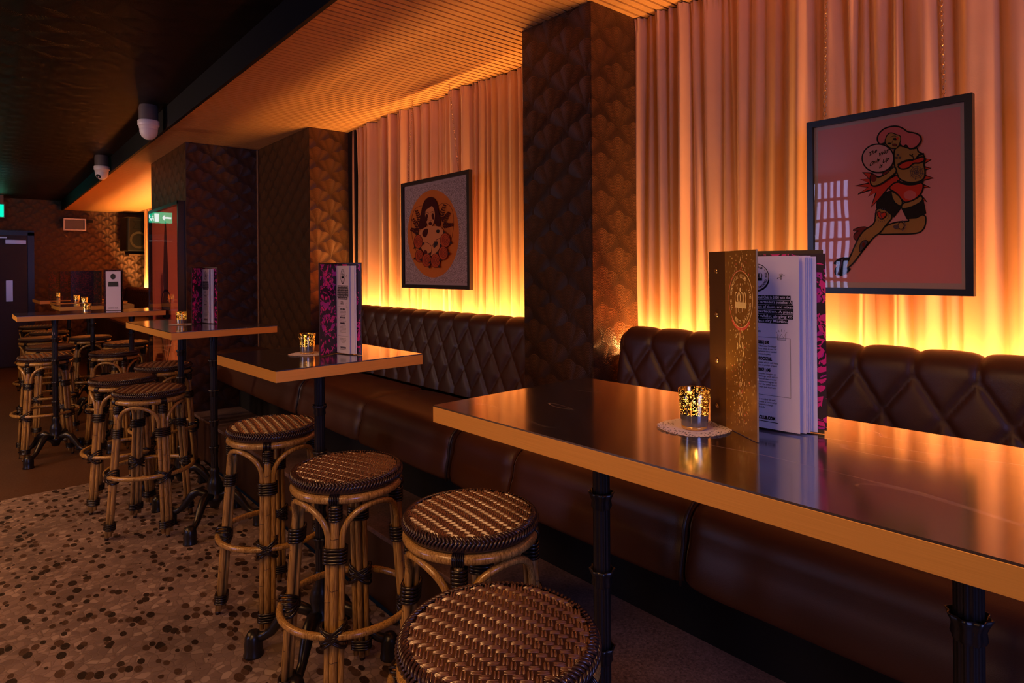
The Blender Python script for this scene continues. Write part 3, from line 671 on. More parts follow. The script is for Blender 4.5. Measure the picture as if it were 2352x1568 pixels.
def page_print(g, fn, W, z0, H, mirror=False):
    """printed menu page on width W"""
    cx = W * .50; top = z0 + H; r = .0235; cy = top - .037
    stroke(g, ell(cx, cy, r, r, 48), .0012, fn, 0, True); stroke(g, ell(cx, cy - .001, r * 1.02, r * 1.03, 24, PI * 1.05, PI * 1.95), .0020, fn, 0)
    circ_text(g, 'THE COCKTAIL CLUB * THE COCKTAIL CLUB * ', .0048, r * .74, -1.9, fn, (cx, cy), step=2 * PI / 40)
    crown(g, fn, cx, cy, r * .5)
    hx, hy = W * .80, cy
    for q in (-1, 1): stroke(g, [(hx, hy - .005), (hx + q * .001, hy + .001), (hx + q * .003, hy + .005), (hx + q * .0012, hy + .006), (hx, hy + .001)], .0005, fn)
    stroke(g, [(hx - .006, hy - .002), (hx + .006, hy + .003)], .0005, fn); poly(g, [(hx - .007, hy - .0035), (hx - .004, hy - .002), (hx - .006, hy - .0005)], fn)
    lines = ['JJ Goodman founded The Cocktail Club in 2008 with the', 'dream of running a bar for a bartender\'s paradise! A', 'place to learn from the best of them, and mixes', 'the best of drinks to perfection. A place', 'to dance on the bar whilst singing to', 'songs and the perfect dry Martini.']
    y = top - .0745
    for k, t_ in enumerate(lines):
        vs, fs = text2d(t_, .0066, .00008, 'CENTER'); w = max(v[0] for v in vs) * 2; tw = W * (.80, .84, .86, .86, .85, .74)[k]; sc = tw / w
        hw = tw / 2
        poly(g, [(cx - hw - .001, y - .0021), (cx + hw + .001, y - .0021), (cx + hw + .001, y + .0056), (cx - hw - .001, y + .0056)], fn, 0)
        g.add([Vector(fn(cx + x * sc, yy + y)) for x, yy in vs], fs, 1, False)
        y -= .0082
    y -= .0035
    for t_ in ('JJ Goodman,', 'Founder Patron'): put_text(g, t_, .0058, fn, 0, .0001, 'CENTER', (cx - .010, y)); y -= .0066
    by1 = y - .002; bx0, bx1 = W * .07, W * .90; by0 = z0 + .058
    stroke(g, [(bx0, by0), (bx1, by0), (bx1, by1), (bx0, by1)], .0007, fn, 0, True)
    kx, ky = W * .80, by1 + .001; stroke(g, [(kx - .007, ky - .004), (kx - .006, ky + .006), (kx - .003, ky), (kx, ky + .006), (kx + .003, ky), (kx + .007, ky + .007), (kx + .007, ky - .004)], .0007, fn, 0, True)
    for q in range(5): a = -0.9 + q * .45; stroke(g, [(kx + .009 * math.sin(a), ky + .003 + .007 * math.cos(a)), (kx + .012 * math.sin(a), ky + .003 + .011 * math.cos(a))], .0005, fn)
    y = by1 - .0115
    def head(t_):
        nonlocal y; put_text(g, t_, .0078, fn, 0, .0004, 'CENTER', (cx - .004, y), .62); y -= .0056
    def small(ls):
        nonlocal y
        for t_ in ls: put_text(g, t_, .0042, fn, 0, 0, 'CENTER', (cx, y), .95); y -= .0047
    head('COCKTAIL CLASSES | £40'); small(['learn new skills with our "Ultimate Cocktails"', 'class, progressing at levels as time, in our 90', 'minute blend of some courtesan time behind', 'the bar, mix master mixologists.']); y -= .0045
    head('MAKE YOUR OUR COCKTAIL'); small(['learn our cocktail crafting code, which will keep', 'as our secret - You can then try it for a toast']); y -= .0045
    head("SINGING SHAKEEOKE | £45"); small(['This is the new way to bespoke imagine an', 'event, where you get to challenge your senses', 'to some of the best cocktails in our cocktail', 'book and follow well, we prove taking up for', 'the cocktails you make over the times loved', 'and would belong, party with our team and'])
    y = by0 - .009
    small(['A table, please apply to a member of staff,', 'at the cocktail bar. Your event is covered of', 'music, optional 12.5% service charge', 'added to table bills.'])
    put_text(g, 'THECOCKTAILCLUB.COM', .0082, fn, 0, .0004, 'CENTER', (cx, z0 + .0155), .68); stroke(g, [(cx - .036, z0 + .0125), (cx + .038, z0 + .0115)], .0012, fn)
# menu standing on the long table: riveted strip, splattered front cover, lilac pages, collage inside back cover
def big_menu():
    O = Vector((1.03, .60)); root = thing('cocktail_menu', 'large open cocktail menu with gold splattered cover standing on the long table', 'menu', (O.x, O.y, ZT + .0006), 0, 'standing cocktail menus')
    P0 = Vector((1.036, .641)) - O; PH = Vector((1.018, .598)) - O; P1 = Vector((.965, .511)) - O; P2 = Vector((1.099, .462)) - O; PB = Vector((1.044, .640)) - O
    g = G(); board(g, P0, PH, .003); g.build('spine_strip', M['strip'], root)
    for v in (.034, .116, .200, .280):
        fn = panel(P0, PH, -.0025); c = Vector(fn(.023, v)); d = (PH - P0).normalized(); nrm = Vector((d.y, -d.x, 0))
        g = G(); q = nrm.to_track_quat('Z', 'Y').to_matrix(); L = G(); L.lathe([(.0048, 0), (.0044, .0012), (.0025, .0024), (.0003, .0028)], 14)
        g.add([q @ Vector(p) + c for p in L.v], L.f); g.build('rivet', M['brass'], root)
    g = G(); board(g, PH, P1, .003); board(g, P0 + Vector((.002, .001)), PH + Vector((.002, .001)), .002, mi=1); g.build('front_cover', [M['splatter'], M['cover_brown']], root)
    fn = panel(PH, P1, -.0018); g = G(); W = (P1 - PH).length; cx, cy = W * .52, .232
    sx = .80
    f2 = lambda u, v: fn(cx + (u - cx) * sx, v)
    stroke(g, ell(cx, cy, .0485, .0485, 60), .0014, f2, 0, True); stroke(g, ell(cx, cy, .049, .049, 40, PI * .35, PI * 1.25), .0018, f2, 1); stroke(g, ell(cx, cy - .001, .050, .0505, 20, PI * 1.25, PI * 1.75), .005, f2, 1)
    circ_text(g, 'THE COCKTAIL CLUB * THE COCKTAIL CLUB * ', .0092, .0365, -2.0, f2, (cx, cy), 0, 2 * PI / 40); crown(g, f2, cx, cy - .003, .0225)
    rnd = random.Random(9)
    for _ in range(420):
        x = rnd.gauss(cx, .018); y = rnd.uniform(.02, .31); s = rnd.uniform(.0004, .0013); t_ = rnd.uniform(1, 4.5) if abs(x - cx) < .015 else rnd.uniform(.8, 1.6)
        if .004 < x < W - .003 and math.hypot(x - cx, y - cy) > .050 or rnd.random() < .04: poly(g, ell(x, y, s, s * t_, 7), f2, 1 if rnd.random() < .12 else 0)
    g.build('cover_print', [M['foil'], M['pinkfoil']], root)
    g = G(); board(g, PB, P2, .003); g.build('back_cover', M['cover_brown'], root, label='dark brown board')
    g = G(); fnb = panel(PB, P2, -.0017); poly(g, [fnb(.02, .006), fnb(.194, .006), fnb(.194, .309), fnb(.02, .309)][0:0] or [(.02, .006), (.190, .006), (.190, .309), (.02, .309)], fnb); g.build('collage_lining', M['collage'], root)
    g = G(); d = (P2 - PB).normalized(); nrm = Vector((d.y, -d.x))
    # page block, a few leaves fanned out
    ends = []
    for k, (off, ln, sk) in enumerate(((.004, .176, .0), (.007, .168, .004), (.0095, .166, .0055), (.0115, .163, .009), (.0135, .161, .0105), (.0160, .153, .021))):
        a = PB + nrm * (off * .35) + d * .008; b = PB + d * ln + nrm * (off + sk)
        board(g, a, b, .0006, .002 + .0015 * (k % 2), .302); ends.append((a, b))
    g.build('pages', M['paper'], root)
    g = G(); a, b = ends[-1]; W = (b - a).length; fp = panel(a, b, -.0007); fp2 = panel(a, b, -.0009)
    tmp = G(); page_print(tmp, fp, W, .004, .302)
    # white reversed lettering sits just in front of the black bars
    vs = [list(p) for p in tmp.v]; dn = (b - a).normalized(); nn = Vector((dn.y, -dn.x))
    for f, m in zip(tmp.f, tmp.mi):
        if m == 1:
            for i in f: vs[i] = [tmp.v[i][0] + nn.x * .0003, tmp.v[i][1] + nn.y * .0003, tmp.v[i][2]]
    tmp.v = [tuple(p) for p in vs]; tmp.build('page_print', [M['ink'], M['paper']], root)
big_menu()
def small_menu(P1, PS, P2, label, detail=True, ph=None):
    """open menu with both inside faces towards the room: left board, spine, right board with pages"""
    O = Vector(PS); root = thing('cocktail_menu', label, 'menu', (O.x, O.y, ZT + .0005), 0, 'standing cocktail menus')
    A, Bp = Vector(P1) - O, Vector(P2) - O
    g = G(); board(g, A, (0, 0), .003); g.build('left_cover', M['cover_brown'], root)
    g = G(); board(g, (0, 0), Bp, .003); g.build('right_cover', M['cover_brown'], root)
    fl = panel(A, (0, 0), -.0018); fr = panel((0, 0), Bp, -.0018); wl, wr = A.length, Bp.length
    g = G(); poly(g, [(.004, .005), (wl - .001, .005), (wl - .001, .310), (.004, .310)], fl); poly(g, [(.001, .005), (wr - .004, .005), (wr - .004, .310), (.001, .310)], fr); g.build('collage_lining', M['collage'], root)
    d = Bp.normalized(); nrm = Vector((d.y, -d.x)); g = G(); last = None
    for k, (off, ln) in enumerate(((.006, .84), (.009, .80), (.017, .66))):
        a = d * .004 + nrm * .003; b = d * wr * ln + nrm * off; board(g, a, b, .0006, .003, .302); last = (a, b)
    g.build('pages', M['paper'], root)
    if detail:
        a, b = last; W = (b - a).length; g2 = G(); page_print(g2, lambda u, v: panel(a, b, -.0007)(u * W / .15, v), .15, .004, .302)
        dn = (b - a).normalized(); nn = Vector((dn.y, -dn.x)); vs = [list(p) for p in g2.v]
        for f, m in zip(g2.f, g2.mi):
            if m == 1:
                for i in f: vs[i] = [g2.v[i][0] + nn.x * .0003, g2.v[i][1] + nn.y * .0003, g2.v[i][2]]
        g2.v = [tuple(p) for p in vs]; g2.build('page_print', [M['ink'], M['paper']], root)
    return root
small_menu((.862, 1.998), (.950, 2.055), (.990, 1.945), 'open cocktail menu with magenta lining on the small square table')
small_menu((.886, 3.745), (.965, 3.84), (1.005, 3.69), 'open cocktail menu with red lining on the table by the poster pier')
# far menus
def far_menu(x, y, w, rz, label, m, page=None, dots=True, zt=ZT, edge=False):
    root = thing('cocktail_menu', label, 'menu', (x, y, zt + .0005), rz, 'standing cocktail menus')
    for nm, s in (('left_cover', -1), ('right_cover', 1)):
        g = G(); board(g, (0, 0), (s * w / 2, -.05), .003); g.build(nm, m, root)
    if page:
        g = G(); board(g, (-w * .40, -.046), (w * .42, -.056), .002, .003, .30); g.build('pages', page, root)
        g = G(); fn = panel((-w * .40, -.0485), (w * .42, -.0585), -.0012)
        poly(g, ell(w * .40, .262, .018, .022, 16), fn); poly(g, [(w * .14, .185), (w * .68, .185), (w * .66, .222), (w * .16, .222)], fn); put_text(g, 'COCKTAIL CLUB', .009, fn, 0, .0004, 'CENTER', (w * .4, .015)); g.build('page_print', M['ink'], root)
    elif edge:
        g = G(); board(g, (w * .22, -.044), (w * .50, -.062), .004, .003, .30); g.build('pages', simple('pink_page_edge', (.75, .42, .34), .7), root)
    elif dots:
        for k in range(4):
            g = G(); g.lathe([(.005, 0), (.001, .004)], 8); g2 = G(); g2.add([(p[0] + w * .36, p[2] * -1 - .043, p[1] + .04 + k * .078) for p in g.v], g.f); g2.build('rivet', M['brass'], root)
    return root
far_menu(.812, 5.70, .135, -.55, 'lilac paged cocktail menu standing on the pale edged table', M['redcover'], M['plum_page'])
far_menu(.838, 7.18, .17, -.45, 'dark red cocktail menu with rivets just left of the lilac one', M['redcover'])
far_menu(.835, 7.93, .20, -.5, 'dark red cocktail menu behind the riveted one, gold flecks', M['redcover'])
far_menu(.80, 8.62, .20, -.35, 'dark red cocktail menu with a pink page edge near the far wall', M['redcover'], edge=True)
far_menu(.72, 9.02, .20, -.3, 'darkest red cocktail menu at the left of the far row', M['redcover'], dots=False)

# ------------------------------------------------------------------ framed prints
def chain(root, p, q, n, nm='chain'):
    g = G(); p = Vector(p); q = Vector(q); L = (q - p).length; d = (q - p).normalized(); s = Vector((0, 1, 0)); w = d.cross(s).normalized(); s = w.cross(d)
    for k in range(n):
        c = p + d * (L * (k + .5) / n); a = L / n * .68; e = s if k % 2 else w
        g.tube([c + d * (a * math.cos(t)) + e * (.0042 * math.sin(t)) for t in np.linspace(0, 2 * PI, 9)[:-1]], .0008, 4, True)
    g.build(nm, M['brass'], root)
def frame(name, X, y0, y1, z0, z1, bw, label, fc, mount, chains):
    """frame facing -X; y0<y1"""
    root = thing(name, label, 'picture', (X, (y0 + y1) / 2, z0))
    oy, oz = (y0 + y1) / 2, z0; hw = (y1 - y0) / 2; H = z1 - z0; g = G(); dp = .022
    for c, d in (((dp / 2, 0, bw / 2), (dp, 2 * hw, bw)), ((dp / 2, 0, H - bw / 2), (dp, 2 * hw, bw)), ((dp / 2, hw - bw / 2, H / 2), (dp, bw, H - 2 * bw)), ((dp / 2, -hw + bw / 2, H / 2), (dp, bw, H - 2 * bw))): g.box(c, d)
    g.build('frame', fc, root)
    g = G(); g.box((.013, 0, H / 2), (.003, 2 * (hw - bw) + .002, H - 2 * bw + .002)); g.build('mount_board', mount, root)
    g = G(); x = .004; a = hw - bw; g.add([(x, -a, bw), (x, a, bw), (x, a, H - bw), (x, -a, H - bw)], [(3, 2, 1, 0)], 0, False); g.build('glass_pane', M['glass'], root)
    for yy, z2, y2, n in chains: chain(root, (.012, yy, H), (.012 + .03, y2, ZC - z0), n)
    return root
INK = pc('ink', (.008, .006, .008))
def art(root, name, items, conv, X0, mats):
    """items: list of (kind, pts, mat, width); conv maps crop pixels to the local picture plane"""
    g = G(); lay = 0; idx = {}; ml = []
    for it in items:
        lay += 1; mt = it[2]
        if mt not in idx: idx[mt] = len(ml); ml.append(mats[mt])
        fn = lambda u, v, L=lay: tuple(Vector(conv(u, v)) + Vector((X0 - L * .00008, 0, 0)))
        if it[0] == 'p': poly(g, it[1], fn, idx[mt])
        elif it[0] == 'l': stroke(g, it[1], it[3], fn, idx[mt], False)
        elif it[0] == 'c': stroke(g, it[1], it[3], fn, idx[mt], True)
        elif it[0] == 'po':
            poly(g, it[1], fn, idx[mt]); lay += 1
            if 'ink' not in idx: idx['ink'] = len(ml); ml.append(mats['ink'])
            fn2 = lambda u, v, L=lay: tuple(Vector(conv(u, v)) + Vector((X0 - L * .00008, 0, 0)))
            stroke(g, it[1], it[3], fn2, idx['ink'], True)
    return g.build(name, ml, root)
# pink print with the pin-up figure
PX = 1.80; y0, y1, z0, z1 = .409, .800, 1.2645, 1.751
mw = pc('mount', (.65, .48, .52)); 
P2R = frame('framed_print', PX, y0, y1, z0, z1, .0165, 'pink print of a pin-up figure in a black frame hanging on chains at the right', M['black_gloss'], mw, [(.150, .55, .152, 44), (-.135, .55, -.118, 44)])
def conv2(u, v):
    p = atX(1880 + u / 4.1267, 270 + v / 4.1267, PX + .0115); return (0, p.y - (y0 + y1) / 2, p.z - z0)
mats = {'ink': INK, 'pink': pc('pink', (.85, .34, .39)), 'hair': pc('hair_pink', (.72, .17, .20)), 'tan': pc('tan', (.48, .24, .08)), 'red': pc('red', (.72, .05, .03)), 'dred': pc('dark_red', (.22, .018, .018)), 'pale': pc('pale_pink', (.72, .34, .38)), 'blk': pc('stocking', (.016, .008, .008)), 'grey': pc('grey_violet', (.12, .07, .10))}
g = G(); m = .0165 + .010; hw = (y1 - y0) / 2; H = z1 - z0
g.add([(.0113, -hw + m, m + .004), (.0113, hw - m, m + .004), (.0113, hw - m, H - m), (.0113, -hw + m, H - m)], [(0, 1, 2, 3)], 0, False); g.build('print', mats['pink'], P2R)
Wd = 14
I = []
sp = smoothp
I += [('po', [(500, 525), (420, 518), (480, 580), (398, 585), (480, 620), (345, 648), (470, 660), (375, 725), (510, 680), (475, 745), (545, 710), (500, 850), (600, 745), (660, 670), (765, 605), (775, 575), (740, 545), (620, 600)], 'red', Wd)]
for tri in ([(1000, 440), (1068, 398), (1005, 390)], [(1005, 500), (1068, 478), (1005, 465)], [(995, 595), (1095, 573), (1000, 545)], [(990, 665), (1060, 662), (990, 632)], [(975, 735), (1030, 800), (960, 770)]): I.append(('po', tri, 'red', Wd))
I += [('po', sp([(330, 1060), (400, 1035), (470, 1035), (430, 1090), (370, 1175), (330, 1140), (345, 1090), (395, 1070), (335, 1078)]), 'dred', 8),
      ('po', sp([(840, 955), (1015, 905), (1022, 1000), (990, 1075), (920, 1103), (700, 1105), (545, 1108), (620, 1030), (750, 985), (870, 985)]), 'tan', Wd),
      ('po', [(795, 870), (900, 850), (995, 785), (1018, 905), (930, 950), (842, 957)], 'blk', Wd),
      ('po', sp([(808, 805), (930, 770), (975, 730), (998, 785), (900, 845), (795, 870), (785, 840)]), 'tan', Wd),
      ('po', sp([(552, 855), (640, 870), (718, 935), (640, 1020), (590, 1090), (530, 1130), (480, 1190), (400, 1290), (330, 1385), (262, 1440), (245, 1400), (300, 1330), (360, 1180), (425, 1070), (535, 1010), (545, 920)]), 'tan', Wd),
      ('po', sp([(600, 745), (680, 688), (760, 730), (805, 800), (782, 850), (720, 800)]), 'tan', Wd),
      ('po', [(690, 690), (700, 760), (730, 815), (785, 852), (718, 940), (640, 875), (552, 852), (560, 800), (620, 745)], 'blk', Wd),
      ('po', sp([(140, 1390), (170, 1350), (240, 1320), (312, 1328), (262, 1390), (262, 1432), (320, 1425), (270, 1475), (205, 1506), (155, 1485), (158, 1430), (205, 1385)]), 'blk', 7),
      ('po', sp([(720, 290), (780, 262), (850, 290), (905, 298), (940, 285), (945, 325), (1000, 348), (1014, 400), (1000, 440), (1018, 520), (1000, 595), (880, 625), (770, 590), (745, 520), (715, 430)]), 'tan', Wd),
      ('po', sp([(665, 665), (745, 600), (860, 640), (1000, 605), (992, 700), (930, 770), (850, 802), (810, 802), (750, 720), (690, 685)]), 'red', Wd),
      ('p', ell(870, 735, 60, 45, 24), 'hair'),
      ('l', sp([(748, 600), (800, 622), (860, 635), (930, 628), (1000, 600)], False), 'ink', 24),
      ('po', sp([(755, 455), (830, 410), (900, 405), (1000, 362), (1014, 408), (960, 435), (905, 430), (860, 480), (800, 492), (765, 478)]), 'red', Wd),
      ('l', sp([(755, 450), (820, 412), (900, 402)], False), 'ink', 20), ('l', sp([(935, 385), (960, 350), (1005, 345)], False), 'ink', 20),
      ('l', sp([(865, 352), (900, 365), (905, 398)], False), 'ink', 9), ('l', [(885, 372), (900, 345)], 'ink', 8)]
for a in range(8): I.append(('l', [(935, 520), (935 + 74 * math.cos(a * PI / 4 + .2), 520 + 74 * math.sin(a * PI / 4 + .2))], 'grey', 5))
for r in (22, 42, 60): I.append(('c', [(935 + r * math.cos(a * PI / 4 + .2), 520 + r * math.sin(a * PI / 4 + .2)) for a in range(8)], 'grey', 5))
for x, y in ((757, 355), (745, 382), (778, 382)): I.append(('p', [(x - 11, y - 10), (x + 11, y - 10), (x + 11, y + 10), (x - 11, y + 10)], 'grey'))
I += [('po', sp([(500, 640), (495, 560), (520, 530), (575, 580), (690, 495), (722, 462), (748, 495), (735, 530), (620, 620), (540, 655)]), 'tan', Wd), ('p', ell(528, 575, 30, 36, 20), 'dred'), ('po', sp([(610, 530), (660, 490), (685, 500), (660, 530), (620, 552)]), 'dred', 7),
      ('po', sp([(575, 248), (560, 200), (580, 150), (625, 108), (690, 86), (755, 83), (810, 105), (850, 140), (910, 145), (962, 165), (984, 205), (965, 250), (930, 285), (880, 302), (855, 290), (838, 258), (808, 282), (785, 262), (740, 200), (665, 180), (640, 240), (600, 256)]), 'hair', Wd),
      ('po', sp([(640, 205), (662, 158), (700, 143), (745, 165), (782, 172), (788, 210), (772, 265), (745, 297), (700, 297), (660, 272), (636, 238)]), 'tan', 9),
      ('l', sp([(690, 190), (715, 175), (745, 178)], False), 'ink', 5), ('p', ell(735, 205, 26, 11, 14), 'ink'), ('p', ell(680, 248, 20, 8, 14), 'ink'), ('p', ell(755, 200, 12, 14, 12), 'red'), ('po', ell(730, 262, 22, 11, 16), 'dred', 5), ('l', [(715, 215), (700, 240), (712, 246)], 'ink', 4),
      ('po', ell(572, 388, 150, 134, 48), 'pale', 13),
      ('po', sp([(560, 895), (590, 885), (605, 910), (640, 893), (655, 925), (605, 970), (570, 940)]), 'red', 7), ('l', [(603, 900), (597, 925), (608, 945), (600, 968)], 'grey', 8),
      ('po', ell(790, 1025, 30, 32, 18), 'tan', 7), ('p', ell(745, 1035, 28, 20, 16), 'grey'), ('po', sp([(395, 1280), (400, 1200), (430, 1165), (470, 1160), (480, 1185), (420, 1260)]), 'grey', 6), ('p', ell(437, 1205, 16, 22, 12), 'dred')]
for k in range(22):
    a = 2 * PI * k / 22; I.append(('l', [(608 + 62 * math.cos(a), 925 + 56 * math.sin(a)), (608 + 70 * math.cos(a), 925 + 64 * math.sin(a))], 'grey', 5))
for k in range(9): a = -1.2 + k * .3; I.append(('l', [(790 + 40 * math.cos(a), 1025 + 42 * math.sin(a)), (790 + 52 * math.cos(a), 1025 + 54 * math.sin(a))], 'grey', 5))
for k in range(8): a = PI * (.95 + k * .09); I.append(('l', [(440 + 62 * math.cos(a), 1215 + 64 * math.sin(a)), (440 + 74 * math.cos(a), 1215 + 76 * math.sin(a))], 'grey', 4))
I.append(('l', sp([(240, 1340), (225, 1400), (200, 1490)], False), 'grey', 14))
art(P2R, 'pin_up_artwork', I, conv2, .0112, mats)
g = G()
for s, x, y in (('The', 480, 375), ('Way', 575, 378), ('Only', 488, 470), ('Up', 612, 440), ('is', 582, 485)):
    c, sn = math.cos(.52), math.sin(.52)
    vs, fs = text2d(s, 60, 1.2); g.add([tuple(Vector(conv2(x + (a + .25 * b) * c * 1.0 - (b) * -sn * 0 , y - (a * sn) * 1.0 - b * .95)) + Vector((.0045, 0, 0))) for a, b in vs], fs, 0, False)
g.build('lettering', INK, P2R)
# round print with red haired woman and roses
X1 = 1.80; a0, a1, b0, b1 = 2.416, 3.054, 1.243, 1.826
P1R = frame('framed_print', X1, a0, a1, b0, b1, .020, 'round orange print of a red haired woman in a brown frame left of the column', simple('dark_brown_frame', (.03, .014, .008), .35), pc('mount_mauve', (.62, .40, .36)), [(.26, .46, .255, 38), (-.22, .46, -.10, 40)])
def conv1(u, v):
    p = atX(880 + u / 4.6125, 360 + v / 4.6125, X1 + .0115); return (0, p.y - (a0 + a1) / 2, p.z - b0)
t = NT('stippled_print'); c = t.coord(); nz = t.noise(c, 330, 1); t.set(t.mix(t.ramp(nz, [(.42, 0.), (.56, 1.)]), (.26, .13, .11), (.80, .53, .47)), .6); STIP = t.m 
g = G(); m = .020 + .012; hw = (a1 - a0) / 2; H = b1 - b0
g.add([(.0113, -hw + m, m), (.0113, hw - m, m), (.0113, hw - m, H - m), (.0113, -hw + m, H - m)], [(0, 1, 2, 3)], 0, False); g.build('print', STIP, P1R)
mats1 = {'ink': pc('maroon', (.11, .006, .004)), 'or': pc('orange', (.85, .22, .03)), 'or2': pc('deep_orange', (.75, .18, .03)), 'sk': pc('peach_skin', (.85, .30, .10)), 'hr': pc('maroon', (.11, .006, .004)), 'rose': pc('rose', (.55, .07, .012)), 'grn': pc('dark_leaf', (.045, .018, .014))}
J = [('p', ell(533, 815, 272, 465, 72), 'or'), ('c', sp([(540, 1130), (400, 1080), (330, 960), (300, 800), (300, 640), (340, 540), (420, 512), (500, 560), (540, 620), (580, 520), (640, 485), (710, 510), (748, 600), (748, 760), (720, 900), (680, 1020)]), 'ink', 4), ('p', ell(533, 860, 190, 260, 48), 'or2')]
def frond(x0, y0, x1, y1, n=6, w=16, l=42):
    d = math.atan2(y1 - y0, x1 - x0)
    for k in range(n):
        f = k / (n - 1); x, y = x0 + (x1 - x0) * f, y0 + (y1 - y0) * f; q = l * (1 - .5 * f)
        for s in (-1, 1):
            a = d + s * .9; cx, cy = x + q * .5 * math.cos(a), y + q * .5 * math.sin(a)
            J.append(('p', [(cx + q * .5 * math.cos(a) * math.cos(t) - w * .5 * math.sin(a) * math.sin(t), cy + q * .5 * math.sin(a) * math.cos(t) + w * .5 * math.cos(a) * math.sin(t)) for t in np.linspace(0, 2 * PI, 9)[:-1]], 'hr'))
for q in ((400, 690, 360, 580), (385, 760, 325, 670), (380, 800, 310, 770), (610, 650, 655, 520), (640, 690, 700, 600), (640, 730, 735, 720)): frond(*q)
J += [('p', sp([(505, 423), (455, 450), (425, 520), (410, 600), (392, 700), (385, 770), (440, 765), (480, 700), (560, 700), (575, 740), (620, 738), (612, 640), (596, 560), (580, 480), (545, 432)]), 'hr'),
      ('p', sp([(385, 850), (395, 780), (440, 755), (490, 735), (530, 735), (580, 735), (630, 745), (655, 800), (630, 930), (560, 1050), (470, 1050), (400, 950)]), 'sk'),
      ('p', sp([(455, 570), (500, 540), (530, 515), (552, 560), (562, 620), (548, 700), (512, 758), (478, 720), (458, 650)]), 'sk'),
      ('l', sp([(455, 600), (475, 585), (495, 600)], False), 'ink', 5), ('l', sp([(515, 590), (535, 578), (550, 590)], False), 'ink', 5), ('p', ell(474, 630, 14, 22, 14), 'ink'), ('p', ell(538, 625, 14, 26, 14), 'ink'), ('p', ell(468, 660, 14, 26, 14), 'ink'), ('p', ell(542, 645, 11, 20, 14), 'ink'), ('p', ell(512, 708, 19, 17, 16), 'ink'), ('l', [(505, 672), (515, 682), (524, 672)], 'ink', 4),
      ('l', sp([(420, 920), (460, 900), (500, 920), (530, 955), (560, 890), (610, 862)], False), 'ink', 5), ('l', [(530, 955), (520, 1030)], 'ink', 4),
      ('p', sp([(425, 800), (450, 765), (490, 760), (490, 800), (465, 860), (430, 840)]), 'ink'), ('p', sp([(572, 780), (595, 768), (616, 780), (600, 815), (578, 805)]), 'grn'), ('p', sp([(540, 950), (555, 905), (590, 890), (590, 930), (555, 970)]), 'grn'), ('p', ell(460, 1010, 20, 22, 14), 'ink')]
for cx, cy, rx, ry in ((385, 900, 45, 72), (672, 885, 52, 75), (398, 1050, 42, 66), (478, 1095, 48, 70), (572, 1100, 48, 75), (655, 1020, 48, 72)):
    for k in range(3): a = .6 + 2.1 * k + cx; J.append(('p', [(cx + (rx + 4) * math.cos(a - .25), cy + (ry + 4) * math.sin(a - .25)), (cx + (rx + 30) * math.cos(a), cy + (ry + 34) * math.sin(a)), (cx + (rx + 4) * math.cos(a + .25), cy + (ry + 4) * math.sin(a + .25))], 'grn'))
    J.append(('p', ell(cx, cy, rx, ry, 24), 'rose')); J.append(('c', ell(cx, cy, rx, ry, 24), 'ink', 5))
    for s in (.72, .48, .25): J.append(('c', ell(cx + 6 * s, cy - 6 * s, rx * s, ry * s, 7), 'ink', 4))
art(P1R, 'portrait_artwork', J, conv1, .0112, mats1)
# ------------------------------------------------------------------ poster box on the pier
PXp = 1.10
root = thing('framed_poster', 'tall dark red poster behind glossy glass in a deep black box frame on the pier', 'poster', (PXp, 5.55, .55))
ya, yb, za, zb = 5.02 - 5.55, 6.08 - 5.55, 0, 1.315; g = G(); D = .05
for c, d in (((D / 2, 0, .012), (D, yb - ya, .024)), ((D / 2, 0, zb - .012), (D, yb - ya, .024)), ((D / 2, ya + .012, zb / 2), (D, .024, zb)), ((D / 2, yb - .012, zb / 2), (D, .024, zb))): g.box(c, d)
g.build('frame', M['black_gloss'], root)
g = G(); g.box((.030, 0, zb / 2), (.004, yb - ya - .03, zb - .03)); g.build('print', pc('poster_red', (.52, .095, .045)), root)
g = G(); f3 = lambda u, v: (.0277, u, v); f4 = lambda u, v: (.0274, u, v)
poly(g, [(ya + .03, .02), (yb - .03, .02), (yb - .03, .34), (ya + .03, .34)], f3, 1)
poly(g, sp([(-.02, 1.2), (.03, 1.2), (.06, 1.0), (.10, .75), (.07, .60), (.16, .52), (.14, .42), (-.14, .42), (-.16, .52), (-.06, .60), (-.09, .75), (-.05, 1.0)]), f4, 0); stroke(g, ell(0, .56, .16, .09, 20), .018, f4, 0, True)
stroke(g, [(-.22, .33), (0, .05), (.22, .33)], .02, f4, 0); stroke(g, [(-.08, .33), (0, .12), (.08, .33)], .015, f4, 0)
g.build('printed_figure', [pc('poster_maroon', (.05, .008, .006)), pc('poster_orange', (.75, .22, .06))], root)
g = G(); g.add([(.002, ya + .02, .02), (.002, yb - .02, .02), (.002, yb - .02, zb - .02), (.002, ya + .02, zb - .02)], [(3, 2, 1, 0)], 0, False); g.build('glass_pane', M['glass'], root)

# ------------------------------------------------------------------ far wall: door, exit sign, speaker, light box
def atY(x, y, Y):
    d = ray(x, y); k = Y / d.y; return Vector((d.x * k, Y, EYE + d.z * k))
g = G()
for x0, x1 in ((.535, .61), (-.66, -.60)): g.box(((x0 + x1) / 2, YF - .03, .97), (abs(x1 - x0), .06, 1.94))
g.box((-.025, YF - .03, 1.93), (1.27, .06, .07)); g.build('trim_3', M['black_gloss'], kind='structure')
d1 = bpy.data.objects.new('door_1', None); COL.objects.link(d1); d1.location = (0, YF - .03, 0); d1['kind'] = 'structure'
for nm, xa, xb in (('door_leaf', .15, .535), ('door_leaf', -.60, .145)):
    g = G(); g.box(((xa + xb) / 2, 0, .96), (xb - xa - .006, .045, 1.88)); g.build(nm, M['navy'], d1)
g = G(); g.box((.40, -.035, 1.80), (.23, .03, .055)); g.box((.05, -.035, 1.86), (.5, .02, .018)); g.build('door_closer', M['steel'], d1)
